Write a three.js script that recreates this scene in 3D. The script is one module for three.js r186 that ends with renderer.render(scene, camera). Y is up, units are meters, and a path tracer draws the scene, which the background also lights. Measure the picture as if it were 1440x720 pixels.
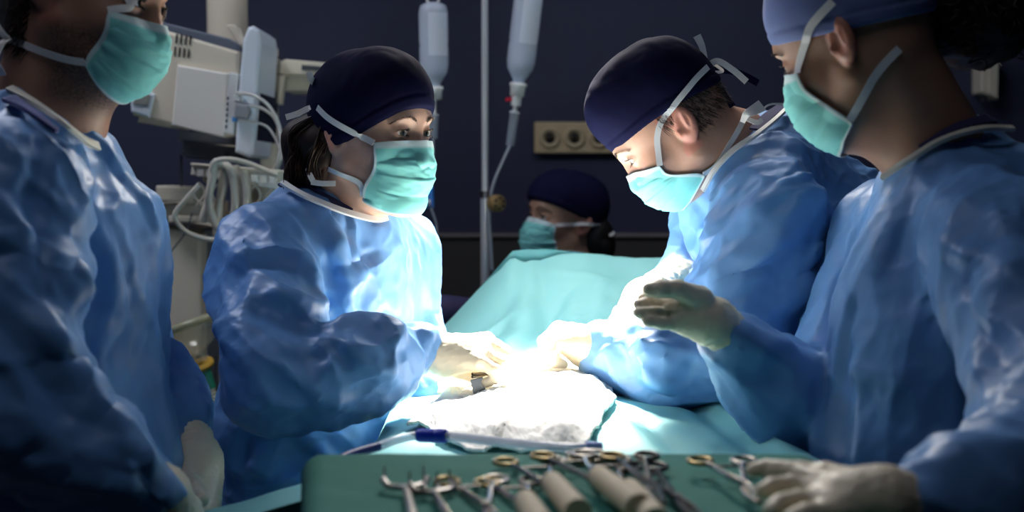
import * as THREE from 'three';
import { ImprovedNoise } from 'three/addons/math/ImprovedNoise.js';
import { mergeGeometries, mergeVertices } from 'three/addons/utils/BufferGeometryUtils.js';
import { RoundedBoxGeometry } from 'three/addons/geometries/RoundedBoxGeometry.js';
import { RectAreaLightUniformsLib } from 'three/addons/lights/RectAreaLightUniformsLib.js';

// ------------------------------------------------------------------ camera, light, exposure
const F = 1800, EYE = new THREE.Vector3(0, 1.45, 0), PITCH = Math.atan(110 / F);   // focal length in pixels of the 1440x720 frame
const scene = new THREE.Scene();
scene.background = new THREE.Color(0x000000);
const camera = new THREE.PerspectiveCamera(2 * Math.atan(360 / F) * 180 / Math.PI, 2, 0.05, 30);
camera.position.copy(EYE);
camera.rotation.x = -PITCH;
camera.focus = 2.02;
camera.userData.fStop = 3.2;
const renderer = new THREE.WebGLRenderer({ antialias: true });
renderer.toneMapping = THREE.LinearToneMapping;
renderer.toneMappingExposure = 1.0;
renderer.shadowMap.enabled = true;
RectAreaLightUniformsLib.init();
const LIGHT = {
  spot: 140, spotColor: 0xfff8ee, spotAt: [0.06, 2.28, -2.72], spotTo: [0.06, 1.13, -2.0], spotAngle: 14.5, spotPenumbra: 0.7, spill: 3.2, spillAngle: 62,
  panel: 2.6, panelColor: 0xe9eeff,
};

// ------------------------------------------------------------------ small maths
const V = (x, y, z) => new THREE.Vector3(x, y, z);
const cp = Math.cos(PITCH), sp = Math.sin(PITCH);
function P(px, py, d) {                       // a pixel and a distance along the lens axis, in metres
  const x = (px - 720) / F * d, y = -(py - 360) / F * d, z = -d;
  return V(x, EYE.y + y * cp + z * sp, -y * sp + z * cp);
}
function toPix(v) { const x = v.x - EYE.x, y = v.y - EYE.y, z = v.z - EYE.z, d = y * sp * -1 - z * cp, h = y * cp - z * sp; return [720 + x / d * F, 360 - h / d * F]; }
function rng(seed) { let s = seed >>> 0; return () => { s = (s + 0x6D2B79F5) >>> 0; let t = s; t = Math.imul(t ^ (t >>> 15), t | 1); t ^= t + Math.imul(t ^ (t >>> 7), t | 61); return ((t ^ (t >>> 14)) >>> 0) / 4294967296; }; }
const IN = new ImprovedNoise();
const noise = (x, y, z) => IN.noise(x, y, z);
const clamp = (x, a, b) => Math.min(b, Math.max(a, x)), lerp = (a, b, t) => a + (b - a) * t;
const smooth = (a, b, x) => { const t = clamp((x - a) / (b - a), 0, 1); return t * t * (3 - 2 * t); };
const curve = (pts, n) => new THREE.CatmullRomCurve3(pts, false, 'centripetal').getPoints(n);

// ------------------------------------------------------------------ soft distance fields
class Field {
  constructor() { this.p = []; }
  cap(a, b, ra, rb = ra, k = 0.02, op = 1) {
    const dx = b.x - a.x, dy = b.y - a.y, dz = b.z - a.z, l2 = dx * dx + dy * dy + dz * dz || 1e-9;
    this.p.push({ k, op, f: (x, y, z) => {
      const px = x - a.x, py = y - a.y, pz = z - a.z; let t = (px * dx + py * dy + pz * dz) / l2; t = t < 0 ? 0 : t > 1 ? 1 : t;
      const ex = px - dx * t, ey = py - dy * t, ez = pz - dz * t; return Math.sqrt(ex * ex + ey * ey + ez * ez) - (ra + (rb - ra) * t);
    } }); return this;
  }
  ell(c, r, q = null, k = 0.02, op = 1) {
    let m = null; if (q) { const e = new THREE.Matrix4().makeRotationFromQuaternion(q.clone().invert()).elements; m = e; }
    const [rx, ry, rz] = r;
    this.p.push({ k, op, f: (X, Y, Z) => {
      let x = X - c.x, y = Y - c.y, z = Z - c.z;
      if (m) { const a = m[0] * x + m[4] * y + m[8] * z, b = m[1] * x + m[5] * y + m[9] * z; z = m[2] * x + m[6] * y + m[10] * z; x = a; y = b; }
      const a = x / rx, b = y / ry, e = z / rz, k0 = Math.sqrt(a * a + b * b + e * e);
      const k1 = Math.sqrt(a * a / (rx * rx) + b * b / (ry * ry) + e * e / (rz * rz)); return k1 < 1e-9 ? -Math.min(rx, ry, rz) : k0 * (k0 - 1) / k1;
    } }); return this;
  }
  fn(f, k = 0.01, op = 1) { this.p.push({ k, op, f }); return this; }   // op 1 join, -1 carve, 0 keep only what is inside
  at(x, y, z) {
    let d = 10;
    for (const q of this.p) {
      let e = q.f(x, y, z); const k = q.k;
      if (q.op === 1) { const h = k - Math.abs(d - e); d = Math.min(d, e); if (h > 0) d -= h * h / (4 * k); }
      else { if (q.op === -1) e = -e; const h = k - Math.abs(d - e); d = Math.max(d, e); if (h > 0) d += h * h / (4 * k); }
    }
    return d;
  }
  grad(x, y, z, e = 0.0015) {
    const a = this.at(x + e, y - e, z - e), b = this.at(x - e, y - e, z + e), c = this.at(x - e, y + e, z - e), d = this.at(x + e, y + e, z + e);
    return V(a - b - c + d, -a - b + c + d, -a + b - c + d).normalize();
  }
}
function hitRay(o, dir, field, tmin = 0.9, tmax = 4.6) {
  let t = tmin;
  for (let i = 0; i < 220 && t < tmax; i++) { const d = field.at(o.x + dir.x * t, o.y + dir.y * t, o.z + dir.z * t); if (d < 0.0004) return V(o.x + dir.x * t, o.y + dir.y * t, o.z + dir.z * t); t += Math.max(d * 0.7, 0.0004); }
  return null;
}
const hit = (px, py, field) => hitRay(EYE, P(px, py, 1).sub(EYE).normalize(), field);

// surface of a field, meshed on a grid of cells h
function meshField(field, h, lo, hi, project = 1) {
  const B = 6, nx = Math.ceil((hi.x - lo.x) / h / B) * B + B, ny = Math.ceil((hi.y - lo.y) / h / B) * B + B, nz = Math.ceil((hi.z - lo.z) / h / B) * B + B;
  const val = new Float32Array(nx * ny * nz), reach = h * B * 0.9 * 1.5 + h;
  for (let bz = 0; bz < nz; bz += B) for (let by = 0; by < ny; by += B) for (let bx = 0; bx < nx; bx += B) {
    const d = field.at(lo.x + (bx + B / 2) * h, lo.y + (by + B / 2) * h, lo.z + (bz + B / 2) * h);
    const far = Math.abs(d) > reach;
    for (let z = bz; z < bz + B; z++) for (let y = by; y < by + B; y++) for (let x = bx; x < bx + B; x++) val[(z * ny + y) * nx + x] = far ? d : field.at(lo.x + x * h, lo.y + y * h, lo.z + z * h);
  }
  const cell = new Int32Array(nx * ny * nz).fill(-1), pos = [], idx = [], at = (x, y, z) => (z * ny + y) * nx + x;
  const E = [[0, 1], [2, 3], [4, 5], [6, 7], [0, 2], [1, 3], [4, 6], [5, 7], [0, 4], [1, 5], [2, 6], [3, 7]];
  for (let z = 0; z < nz - 1; z++) for (let y = 0; y < ny - 1; y++) for (let x = 0; x < nx - 1; x++) {
    const g = []; let s = 0;
    for (let i = 0; i < 8; i++) { const v = val[at(x + (i & 1), y + ((i >> 1) & 1), z + (i >> 2))]; g.push(v); if (v < 0) s |= 1 << i; }
    if (s === 0 || s === 255) continue;
    let n = 0, a = 0, b = 0, c = 0;
    for (const [p, q] of E) if (((s >> p) & 1) !== ((s >> q) & 1)) { const t = g[p] / (g[p] - g[q]); a += lerp(p & 1, q & 1, t); b += lerp((p >> 1) & 1, (q >> 1) & 1, t); c += lerp(p >> 2, q >> 2, t); n++; }
    cell[at(x, y, z)] = pos.length / 3; pos.push(lo.x + (x + a / n) * h, lo.y + (y + b / n) * h, lo.z + (z + c / n) * h);
  }
  const quad = (a, b, c, d, flip) => { if (a < 0 || b < 0 || c < 0 || d < 0) return; if (flip) idx.push(a, c, b, a, d, c); else idx.push(a, b, c, a, c, d); };
  for (let z = 1; z < nz - 1; z++) for (let y = 1; y < ny - 1; y++) for (let x = 1; x < nx - 1; x++) {
    const v = val[at(x, y, z)] < 0;
    if (v !== val[at(x + 1, y, z)] < 0) quad(cell[at(x, y - 1, z - 1)], cell[at(x, y, z - 1)], cell[at(x, y, z)], cell[at(x, y - 1, z)], !v);
    if (v !== val[at(x, y + 1, z)] < 0) quad(cell[at(x - 1, y, z - 1)], cell[at(x - 1, y, z)], cell[at(x, y, z)], cell[at(x, y, z - 1)], !v);
    if (v !== val[at(x, y, z + 1)] < 0) quad(cell[at(x - 1, y - 1, z)], cell[at(x, y - 1, z)], cell[at(x, y, z)], cell[at(x - 1, y, z)], !v);
  }
  const p = Float32Array.from(pos);
  for (let k = 0; k < project; k++) for (let i = 0; i < p.length; i += 3) {
    const d = field.at(p[i], p[i + 1], p[i + 2]); if (Math.abs(d) > h * 1.5) continue; const g = field.grad(p[i], p[i + 1], p[i + 2], h * 0.3); p[i] -= g.x * d * 0.9; p[i + 1] -= g.y * d * 0.9; p[i + 2] -= g.z * d * 0.9;
  }
  return { p, idx: Uint32Array.from(idx) };
}
function toGeo(m, color) {
  const g = new THREE.BufferGeometry(); g.setAttribute('position', new THREE.BufferAttribute(m.p, 3)); g.setIndex(new THREE.BufferAttribute(m.idx, 1));
  if (color) { const c = new Float32Array(m.p.length); for (let i = 0; i < c.length; i += 3) { const q = color(m.p[i], m.p[i + 1], m.p[i + 2]); c[i] = q[0]; c[i + 1] = q[1]; c[i + 2] = q[2]; } g.setAttribute('color', new THREE.BufferAttribute(c, 3)); }
  g.computeVertexNormals(); return g;
}
function vnormals(m) { const g = toGeo(m); return g.attributes.normal.array; }
function displace(m, f) { const n = vnormals(m), p = m.p; for (let i = 0; i < p.length; i += 3) { const d = f(p[i], p[i + 1], p[i + 2], n[i], n[i + 1], n[i + 2]); p[i] += n[i] * d; p[i + 1] += n[i + 1] * d; p[i + 2] += n[i + 2] * d; } return m; }
function smoothMesh(m, times, w = 0.5) {
  const n = m.p.length / 3;
  for (let t = 0; t < times; t++) {
    const s = new Float32Array(n * 3), c = new Uint16Array(n), q = m.idx, p = m.p;
    for (let i = 0; i < q.length; i += 3) for (let e = 0; e < 3; e++) { const a = q[i + e], b = q[i + (e + 1) % 3]; for (let k = 0; k < 3; k++) { s[a * 3 + k] += p[b * 3 + k]; s[b * 3 + k] += p[a * 3 + k]; } c[a]++; c[b]++; }
    for (let i = 0; i < n; i++) if (c[i]) for (let k = 0; k < 3; k++) p[i * 3 + k] += w * (s[i * 3 + k] / c[i] - p[i * 3 + k]);
  }
  return m;
}
function subdivide(m) {
  const mid = new Map(), p = Array.from(m.p), out = [], q = m.idx, N = m.p.length / 3;
  const get = (a, b) => { const key = a < b ? a * N + b : b * N + a; let v = mid.get(key); if (v === undefined) { v = p.length / 3; p.push((p[a * 3] + p[b * 3]) / 2, (p[a * 3 + 1] + p[b * 3 + 1]) / 2, (p[a * 3 + 2] + p[b * 3 + 2]) / 2); mid.set(key, v); } return v; };
  for (let i = 0; i < q.length; i += 3) { const a = q[i], b = q[i + 1], c = q[i + 2], x = get(a, b), y = get(b, c), z = get(c, a); out.push(a, x, z, b, y, x, c, z, y, x, y, z); }
  return { p: Float32Array.from(p), idx: Uint32Array.from(out) };
}
// cloth with more length than the shape it hangs on: it buckles into folds between the body and its own slack
function cloth(m, field, { grow, iters = 60, gravity = 0.00012, inner = 0.018, outer = 0.022, bend = 0.25, pin = null, seed = 1 }) {
  const p = m.p, q = m.idx, n = p.length / 3, N = n, edges = new Map();
  for (let i = 0; i < q.length; i += 3) for (let e = 0; e < 3; e++) { const a = q[i + e], b = q[i + (e + 1) % 3], o = q[i + (e + 2) % 3], key = a < b ? a * N + b : b * N + a; const h = edges.get(key); if (h) h[3] = o; else edges.set(key, [a, b, o, -1]); }
  const E = [...edges.values()], ea = new Uint32Array(E.length * 2), rest = new Float32Array(E.length), ba = [], br = [];
  const len = (a, b) => Math.hypot(p[a * 3] - p[b * 3], p[a * 3 + 1] - p[b * 3 + 1], p[a * 3 + 2] - p[b * 3 + 2]);
  E.forEach(([a, b, o, r], i) => {
    ea[i * 2] = a; ea[i * 2 + 1] = b; const L = len(a, b) || 1e-6;
    const x = (p[a * 3] + p[b * 3]) / 2, y = (p[a * 3 + 1] + p[b * 3 + 1]) / 2, z = (p[a * 3 + 2] + p[b * 3 + 2]) / 2;
    rest[i] = L * (1 + grow(x, y, z, (p[b * 3] - p[a * 3]) / L, (p[b * 3 + 1] - p[a * 3 + 1]) / L, (p[b * 3 + 2] - p[a * 3 + 2]) / L));
    if (r >= 0) { ba.push(o, r); br.push(len(o, r) * 1.01); }
  });
  const pw = new Float32Array(n); for (let i = 0; i < n; i++) pw[i] = pin ? pin(p[i * 3], p[i * 3 + 1], p[i * 3 + 2]) : 0;
  const nn = vnormals(m), s = seed * 17.3;
  for (let i = 0; i < n; i++) { const x = p[i * 3], y = p[i * 3 + 1], z = p[i * 3 + 2], d = (0.006 * noise(x * 9 + s, y * 9, z * 9) + 0.001 * noise(x * 40, y * 40 + s, z * 40)) * (1 - pw[i]); for (let k = 0; k < 3; k++) p[i * 3 + k] += nn[i * 3 + k] * d; }
  const start = Float32Array.from(p), order = new Uint32Array(E.length), rr = rng(seed + 5); for (let i = 0; i < order.length; i++) order[i] = i;
  for (let i = order.length - 1; i > 0; i--) { const j = Math.floor(rr() * (i + 1)), t = order[i]; order[i] = order[j]; order[j] = t; }
  for (let it = 0; it < iters; it++) {
    for (let i = 0; i < n; i++) p[i * 3 + 1] -= gravity * (1 - pw[i]);
    for (let jj = 0; jj < order.length; jj++) {
      const e = order[jj], a = ea[e * 2] * 3, b = ea[e * 2 + 1] * 3, dx = p[b] - p[a], dy = p[b + 1] - p[a + 1], dz = p[b + 2] - p[a + 2], L = Math.sqrt(dx * dx + dy * dy + dz * dz) || 1e-9, f = 0.42 * (L - rest[e]) / L;
      const wa = 1 - pw[a / 3], wb = 1 - pw[b / 3];
      p[a] += dx * f * wa; p[a + 1] += dy * f * wa; p[a + 2] += dz * f * wa; p[b] -= dx * f * wb; p[b + 1] -= dy * f * wb; p[b + 2] -= dz * f * wb;
    }
    if (bend) for (let e = 0; e < br.length; e++) {
      const a = ba[e * 2] * 3, b = ba[e * 2 + 1] * 3, dx = p[b] - p[a], dy = p[b + 1] - p[a + 1], dz = p[b + 2] - p[a + 2], L = Math.sqrt(dx * dx + dy * dy + dz * dz) || 1e-9; if (L > br[e]) continue; const f = 0.5 * bend * (L - br[e]) / L;
      p[a] += dx * f; p[a + 1] += dy * f; p[a + 2] += dz * f; p[b] -= dx * f; p[b + 1] -= dy * f; p[b + 2] -= dz * f;
    }
    if (it % 4 === 3 || it === iters - 1) for (let i = 0; i < n; i++) {
      const d = field.at(p[i * 3], p[i * 3 + 1], p[i * 3 + 2]), inn = -inner, w = d < inn ? inn - d : d > outer ? outer - d : 0;
      if (w) { const g = field.grad(p[i * 3], p[i * 3 + 1], p[i * 3 + 2], 0.004); p[i * 3] += g.x * w; p[i * 3 + 1] += g.y * w; p[i * 3 + 2] += g.z * w; }
      if (pw[i]) for (let k = 0; k < 3; k++) p[i * 3 + k] = lerp(p[i * 3 + k], start[i * 3 + k], pw[i]);
    }
  }
  return m;
}
// folds pressed into a cloth along lines: [points, width, height]
function foldsOn(m, lines) {
  const L = lines.filter(l => l[0].length > 1).map(([pts, w, amp]) => { const b = new THREE.Box3().setFromPoints(pts).expandByScalar(w * 3.2); return [pts, w, amp, b.min, b.max]; });
  return displace(m, (x, y, z) => {
    let s = 0;
    for (const [pts, w, amp, lo, hi] of L) {
      if (x < lo.x || x > hi.x || y < lo.y || y > hi.y || z < lo.z || z > hi.z) continue;
      let best = 1e9, bt = 0; const n = pts.length - 1;
      for (let i = 0; i < n; i++) {
        const a = pts[i], b = pts[i + 1], dx = b.x - a.x, dy = b.y - a.y, dz = b.z - a.z; let t = ((x - a.x) * dx + (y - a.y) * dy + (z - a.z) * dz) / (dx * dx + dy * dy + dz * dz + 1e-12); t = clamp(t, 0, 1);
        const e = (x - a.x - dx * t) ** 2 + (y - a.y - dy * t) ** 2 + (z - a.z - dz * t) ** 2; if (e < best) { best = e; bt = (i + t) / n; }
      }
      if (best > w * w * 9) continue;
      s += amp * Math.exp(-Math.pow(best / (w * w), 0.6)) * (0.25 + 0.75 * Math.sin(Math.PI * clamp(bt, 0.04, 0.96)));
    }
    return s;
  });
}

// creases that run over a cloth the way it hangs: from a random spot along dir(p)
function runs(m, field, { n, dir, len = [0.06, 0.16], w = [0.006, 0.012], amp = [0.003, 0.007], where = () => true, seed = 1 }) {
  const r = rng(seed * 977 + 3), out = [], N = m.p.length / 3; let guard = 0;
  while (out.length < n && guard++ < n * 60) {
    const i = Math.floor(r() * N) * 3, p = V(m.p[i], m.p[i + 1], m.p[i + 2]); if (!where(p)) continue;
    const pts = [], L = lerp(len[0], len[1], r()), d = dir(p, r), step = 0.014; let q = p.clone(), bend = (r() - 0.5) * 1.2; const ax = field.grad(q.x, q.y, q.z);
    for (let s = 0; s < L; s += step) { pts.push(q.clone()); const g = field.grad(q.x, q.y, q.z); d.addScaledVector(g, -d.dot(g)).normalize().applyAxisAngle(ax, bend * step / L * 2); q.addScaledVector(d, step); const e = field.at(q.x, q.y, q.z); q.addScaledVector(field.grad(q.x, q.y, q.z), -e); }
    const a = lerp(amp[0], amp[1], r()) * (r() < 0.5 ? -1 : 1); out.push([pts, lerp(w[0], w[1], r()), a]);
    if (r() < 0.6) { const g = field.grad(p.x, p.y, p.z), sd = V().crossVectors(g, d).normalize().multiplyScalar(lerp(0.012, 0.02, r())); out.push([pts.map(v => v.clone().add(sd)), lerp(w[0], w[1], r()) * 1.3, -a * 0.9]); }
  }
  return out;
}

// ------------------------------------------------------------------ things and their parts
const taken = {};
const numbered = n => { const k = taken[n] = (taken[n] ?? -1) + 1; return k ? n + '_' + String(k).padStart(3, '0') : n; };
function shade(o) { o.castShadow = true; o.receiveShadow = true; return o; }
function thing(name, label, category, base = V(0, 0, 0), group) { const o = new THREE.Group(); o.name = numbered(name); o.position.copy(base); o.userData = { label, category }; if (group) o.userData.group = group; scene.add(o); return o; }
function rootOf(o) { while (o.parent && o.parent !== scene) o = o.parent; return o; }
function part(parent, name, geo, mat, label) {   // geometry in world metres, kept relative to its thing
  const r = rootOf(parent); if (!geo.userData.moved) { geo.translate(-r.position.x, -r.position.y, -r.position.z); geo.userData.moved = true; }
  const o = shade(new THREE.Mesh(geo, mat)); o.name = name; if (label) o.userData.label = label; parent.add(o); return o;
}
function single(name, geo, mat, label, category, base, group) {
  const o = shade(new THREE.Mesh(geo, mat)); geo.translate(-base.x, -base.y, -base.z); o.position.copy(base); o.name = numbered(name); o.userData = { label, category }; if (group) o.userData.group = group; scene.add(o); return o;
}
function structure(name, geo, mat, parent = scene) { const o = shade(new THREE.Mesh(geo, mat)); o.name = name; if (parent === scene) o.userData.kind = 'structure'; parent.add(o); return o; }
const std = (c, r = 0.6, o = {}) => new THREE.MeshPhysicalMaterial({ color: c, roughness: r, side: THREE.DoubleSide, ...o });

// ------------------------------------------------------------------ swept shapes
function strip(pts, width, thick, normals, n = 40, twist = 0) {          // a flat band along a path
  const c = new THREE.CatmullRomCurve3(pts, false, 'centripetal'), nc = normals.length > 1 ? new THREE.CatmullRomCurve3(normals) : null, pos = [], idx = [];
  for (let i = 0; i <= n; i++) {
    const t = i / n, p = c.getPoint(t), tan = c.getTangent(t); let nm = (nc ? nc.getPoint(t) : normals[0].clone()); nm.addScaledVector(tan, -nm.dot(tan)).normalize();
    const sd = V().crossVectors(tan, nm).normalize(); if (twist) { sd.applyAxisAngle(tan, twist * t); nm.applyAxisAngle(tan, twist * t); }
    const w = (typeof width === 'function' ? width(t) : width) / 2;
    for (const [a, b] of [[-1, -1], [1, -1], [1, 1], [-1, 1]]) { const v = p.clone().addScaledVector(sd, a * w).addScaledVector(nm, b * thick / 2); pos.push(v.x, v.y, v.z); }
  }
  for (let i = 0; i < n; i++) for (let k = 0; k < 4; k++) { const a = i * 4 + k, b = i * 4 + (k + 1) % 4; idx.push(a, b, a + 4, b, b + 4, a + 4); }
  idx.push(0, 2, 1, 0, 3, 2); const e = n * 4; idx.push(e, e + 1, e + 2, e, e + 2, e + 3);
  const g = new THREE.BufferGeometry(); g.setAttribute('position', new THREE.Float32BufferAttribute(pos, 3)); g.setIndex(idx);
  const flat = g.toNonIndexed(); flat.computeVertexNormals(); const out = flat; out.setAttribute('uv', new THREE.Float32BufferAttribute(new Float32Array(out.attributes.position.count * 2), 2)); return out;
}
const tube = (pts, r, n = 40, rs = 8) => new THREE.TubeGeometry(new THREE.CatmullRomCurve3(pts, false, 'centripetal'), n, r, rs, false);
function taper(pts, r, n = 10, rs = 6) {                                  // a tube whose radius follows r(t), closed ends
  const c = new THREE.CatmullRomCurve3(pts, false, 'centripetal'), g = new THREE.TubeGeometry(c, n, 1, rs, false), q = g.attributes.position;
  for (let i = 0; i <= n; i++) { const o = c.getPointAt(i / n), k = r(i / n); for (let j = 0; j <= rs; j++) { const a = i * (rs + 1) + j; q.setXYZ(a, o.x + (q.getX(a) - o.x) * k, o.y + (q.getY(a) - o.y) * k, o.z + (q.getZ(a) - o.z) * k); } }
  g.computeVertexNormals(); return g;
}
const rod = (a, b, r, rs = 16, r2 = r) => { const l = a.distanceTo(b), g = new THREE.CylinderGeometry(r2, r, l, rs, 1); g.translate(0, l / 2, 0); g.applyQuaternion(new THREE.Quaternion().setFromUnitVectors(V(0, 1, 0), b.clone().sub(a).normalize())); g.translate(a.x, a.y, a.z); return g; };
const box = (w, h, d, r = 0.004) => new RoundedBoxGeometry(w, h, d, 2, Math.min(r, w / 2.1, h / 2.1, d / 2.1));
const lathe = (prof, n = 28) => new THREE.LatheGeometry(prof.map(([r, y]) => new THREE.Vector2(Math.max(r, 1e-5), y)), n);
function place(g, at, q) { if (q) g.applyQuaternion(q); g.translate(at.x, at.y, at.z); return g; }
function merge(list) { const a = list.map(g => { const h = g.index ? g.toNonIndexed() : g.clone(); for (const k of Object.keys(h.attributes)) if (!['position', 'normal'].includes(k)) h.deleteAttribute(k); return h; }); return mergeGeometries(a, false); }
const basis = (x, y, z) => new THREE.Quaternion().setFromRotationMatrix(new THREE.Matrix4().makeBasis(x, y, z));
function frame(fwd, up) { const z = fwd.clone().normalize(), x = V().crossVectors(up, z).normalize(), y = V().crossVectors(z, x); return basis(x, y, z); }   // z = where it faces
function sheet(f, nu, nv, thick) {                                       // a sheet f(u,v) with real thickness
  const pts = [], pos = [], idx = [];
  for (let j = 0; j <= nv; j++) for (let i = 0; i <= nu; i++) pts.push(f(i / nu, j / nv));
  const at = (i, j) => pts[clamp(j, 0, nv) * (nu + 1) + clamp(i, 0, nu)], nrm = [];
  for (let j = 0; j <= nv; j++) for (let i = 0; i <= nu; i++) nrm.push(V().crossVectors(at(i + 1, j).clone().sub(at(i - 1, j)), at(i, j + 1).clone().sub(at(i, j - 1))).normalize());
  const M = pts.length; for (const s of [0.5, -0.5]) pts.forEach((p, i) => { const v = p.clone().addScaledVector(nrm[i], s * thick); pos.push(v.x, v.y, v.z); });
  const q = (a, b, c, d) => idx.push(a, b, c, a, c, d), W = nu + 1;
  for (let j = 0; j < nv; j++) for (let i = 0; i < nu; i++) { const a = j * W + i; q(a, a + 1, a + W + 1, a + W); q(M + a, M + a + W, M + a + W + 1, M + a + 1); }
  for (let i = 0; i < nu; i++) { q(i, M + i, M + i + 1, i + 1); const a = nv * W + i; q(a, a + 1, M + a + 1, M + a); }
  for (let j = 0; j < nv; j++) { const a = j * W; q(a, a + W, M + a + W, M + a); const b = j * W + nu; q(b, M + b, M + b + W, b + W); }
  const g = new THREE.BufferGeometry(); g.setAttribute('position', new THREE.Float32BufferAttribute(pos, 3)); g.setIndex(idx); g.computeVertexNormals(); return g;
}
function colorGeo(g, f) { const p = g.attributes.position, c = new Float32Array(p.count * 3); for (let i = 0; i < p.count; i++) { const q = f(i, p.getX(i), p.getY(i), p.getZ(i)); c.set(q, i * 3); } g.setAttribute('color', new THREE.BufferAttribute(c, 3)); return g; }

// ------------------------------------------------------------------ pixels met with planes
const dirOf = (px, py) => P(px, py, 1).sub(EYE);
function Pz(px, py, z) { const d = dirOf(px, py); return EYE.clone().addScaledVector(d, (z - EYE.z) / d.z); }
function Py(px, py, y) { const d = dirOf(px, py); return EYE.clone().addScaledVector(d, (y - EYE.y) / d.y); }

// ------------------------------------------------------------------ textures: grain only
function grainTexture(n, seed, f) { const data = new Uint8Array(n * n * 4), r = rng(seed); for (let y = 0; y < n; y++) for (let x = 0; x < n; x++) { const v = clamp(Math.round(f(x, y, r) * 255), 0, 255); data.set([v, v, v, 255], (y * n + x) * 4); } const t = new THREE.DataTexture(data, n, n); t.magFilter = THREE.LinearFilter; t.minFilter = THREE.LinearFilter; t.wrapS = t.wrapT = THREE.RepeatWrapping; t.needsUpdate = true; return t; }
const plaster = grainTexture(256, 3, (x, y, r) => 0.5 + 0.25 * noise(x * 0.11, y * 0.11, 4) + 0.2 * (r() - 0.5));
plaster.repeat.set(3, 3);

// ------------------------------------------------------------------ room
const WZ = -4.3, RX = 2.5, LX = -2.5, FZ = 1.6, CY = 2.95;
const mNavy = std(0x2e334b, 0.75, { bumpMap: plaster, bumpScale: 0.0006 }), mLower = std(0x3b3935, 0.7), mRail = std(0x6f6a66, 0.5), mCeil = std(0x5c6070, 0.9), mFloor = std(0x3d434b, 0.45);
function slabBox(w, h, d, x, y, z) { const g = new THREE.BoxGeometry(w, h, d); g.translate(x, y, z); return g; }
const railY = Pz(720, 331, WZ).y;
structure('floor', slabBox(RX - LX + 0.4, 0.1, FZ - WZ + 0.4, 0, -0.05, (FZ + WZ) / 2), mFloor);
structure('ceiling', slabBox(RX - LX + 0.4, 0.1, FZ - WZ + 0.4, 0, CY + 0.05, (FZ + WZ) / 2), mCeil);
structure('wall_back', slabBox(RX - LX + 0.4, CY, 0.1, 0, CY / 2, WZ - 0.05), mNavy);
structure('wall_left', slabBox(0.1, CY, FZ - WZ, LX - 0.05, CY / 2, (FZ + WZ) / 2), mNavy);
structure('wall_right', slabBox(0.1, CY, FZ - WZ, RX + 0.05, CY / 2, (FZ + WZ) / 2), mNavy);
structure('wall_front', slabBox(RX - LX + 0.4, CY, 0.1, 0, CY / 2, FZ + 0.05), mNavy);
structure('trim_1', slabBox(RX - LX, railY - 0.09, 0.022, 0, (railY + 0.09) / 2 - 0.008, WZ + 0.0112), mLower);
structure('trim_2', (() => { const g = box(RX - LX, 0.016, 0.034, 0.006); g.translate(0, railY, WZ + 0.0175); return g; })(), mRail);
structure('baseboard_back', slabBox(RX - LX, 0.09, 0.026, 0, 0.045, WZ + 0.0132), mRail);

// ------------------------------------------------------------------ ceiling panels (dimmed) and the operating lamp, all above the frame
const mLampBody = std(0xd8dadd, 0.35), mGlowPanel = new THREE.MeshStandardMaterial({ color: 0xffffff, emissive: LIGHT.panelColor, emissiveIntensity: 0.5, roughness: 0.6 }), mGlowLamp = new THREE.MeshStandardMaterial({ color: 0xffffff, emissive: LIGHT.spotColor, emissiveIntensity: 1.2, roughness: 0.4 });
function panelLight(x, z, w, d, power, label) {
  const t = thing('ceiling_light', label, 'ceiling light', V(x, CY, z));
  const f = merge([slabBox(w + 0.06, 0.05, 0.03, x, CY - 0.026, z - d / 2 - 0.015), slabBox(w + 0.06, 0.05, 0.03, x, CY - 0.026, z + d / 2 + 0.015), slabBox(0.03, 0.05, d, x - w / 2 - 0.015, CY - 0.026, z), slabBox(0.03, 0.05, d, x + w / 2 + 0.015, CY - 0.026, z)]);
  part(t, 'frame', f, mLampBody); part(t, 'diffuser_lamp', slabBox(w, 0.012, d, x, CY - 0.03, z), mGlowPanel);
  const l = new THREE.RectAreaLight(LIGHT.panelColor, LIGHT.panel * power, w, d); l.position.set(x, CY - 0.05, z); l.lookAt(x, 0, z); l.name = 'panel_glow'; scene.add(l);
}
panelLight(-0.3, -0.75, 0.6, 0.6, 0.95, 'square dimmed ceiling panel above the instrument stand');
panelLight(-1.45, -2.55, 0.6, 0.6, 6.6, 'square dimmed ceiling panel above the patient monitor');
panelLight(0.4, -2.85, 0.6, 0.6, 2.6, 'square dimmed ceiling panel above the anaesthetist');
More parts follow.
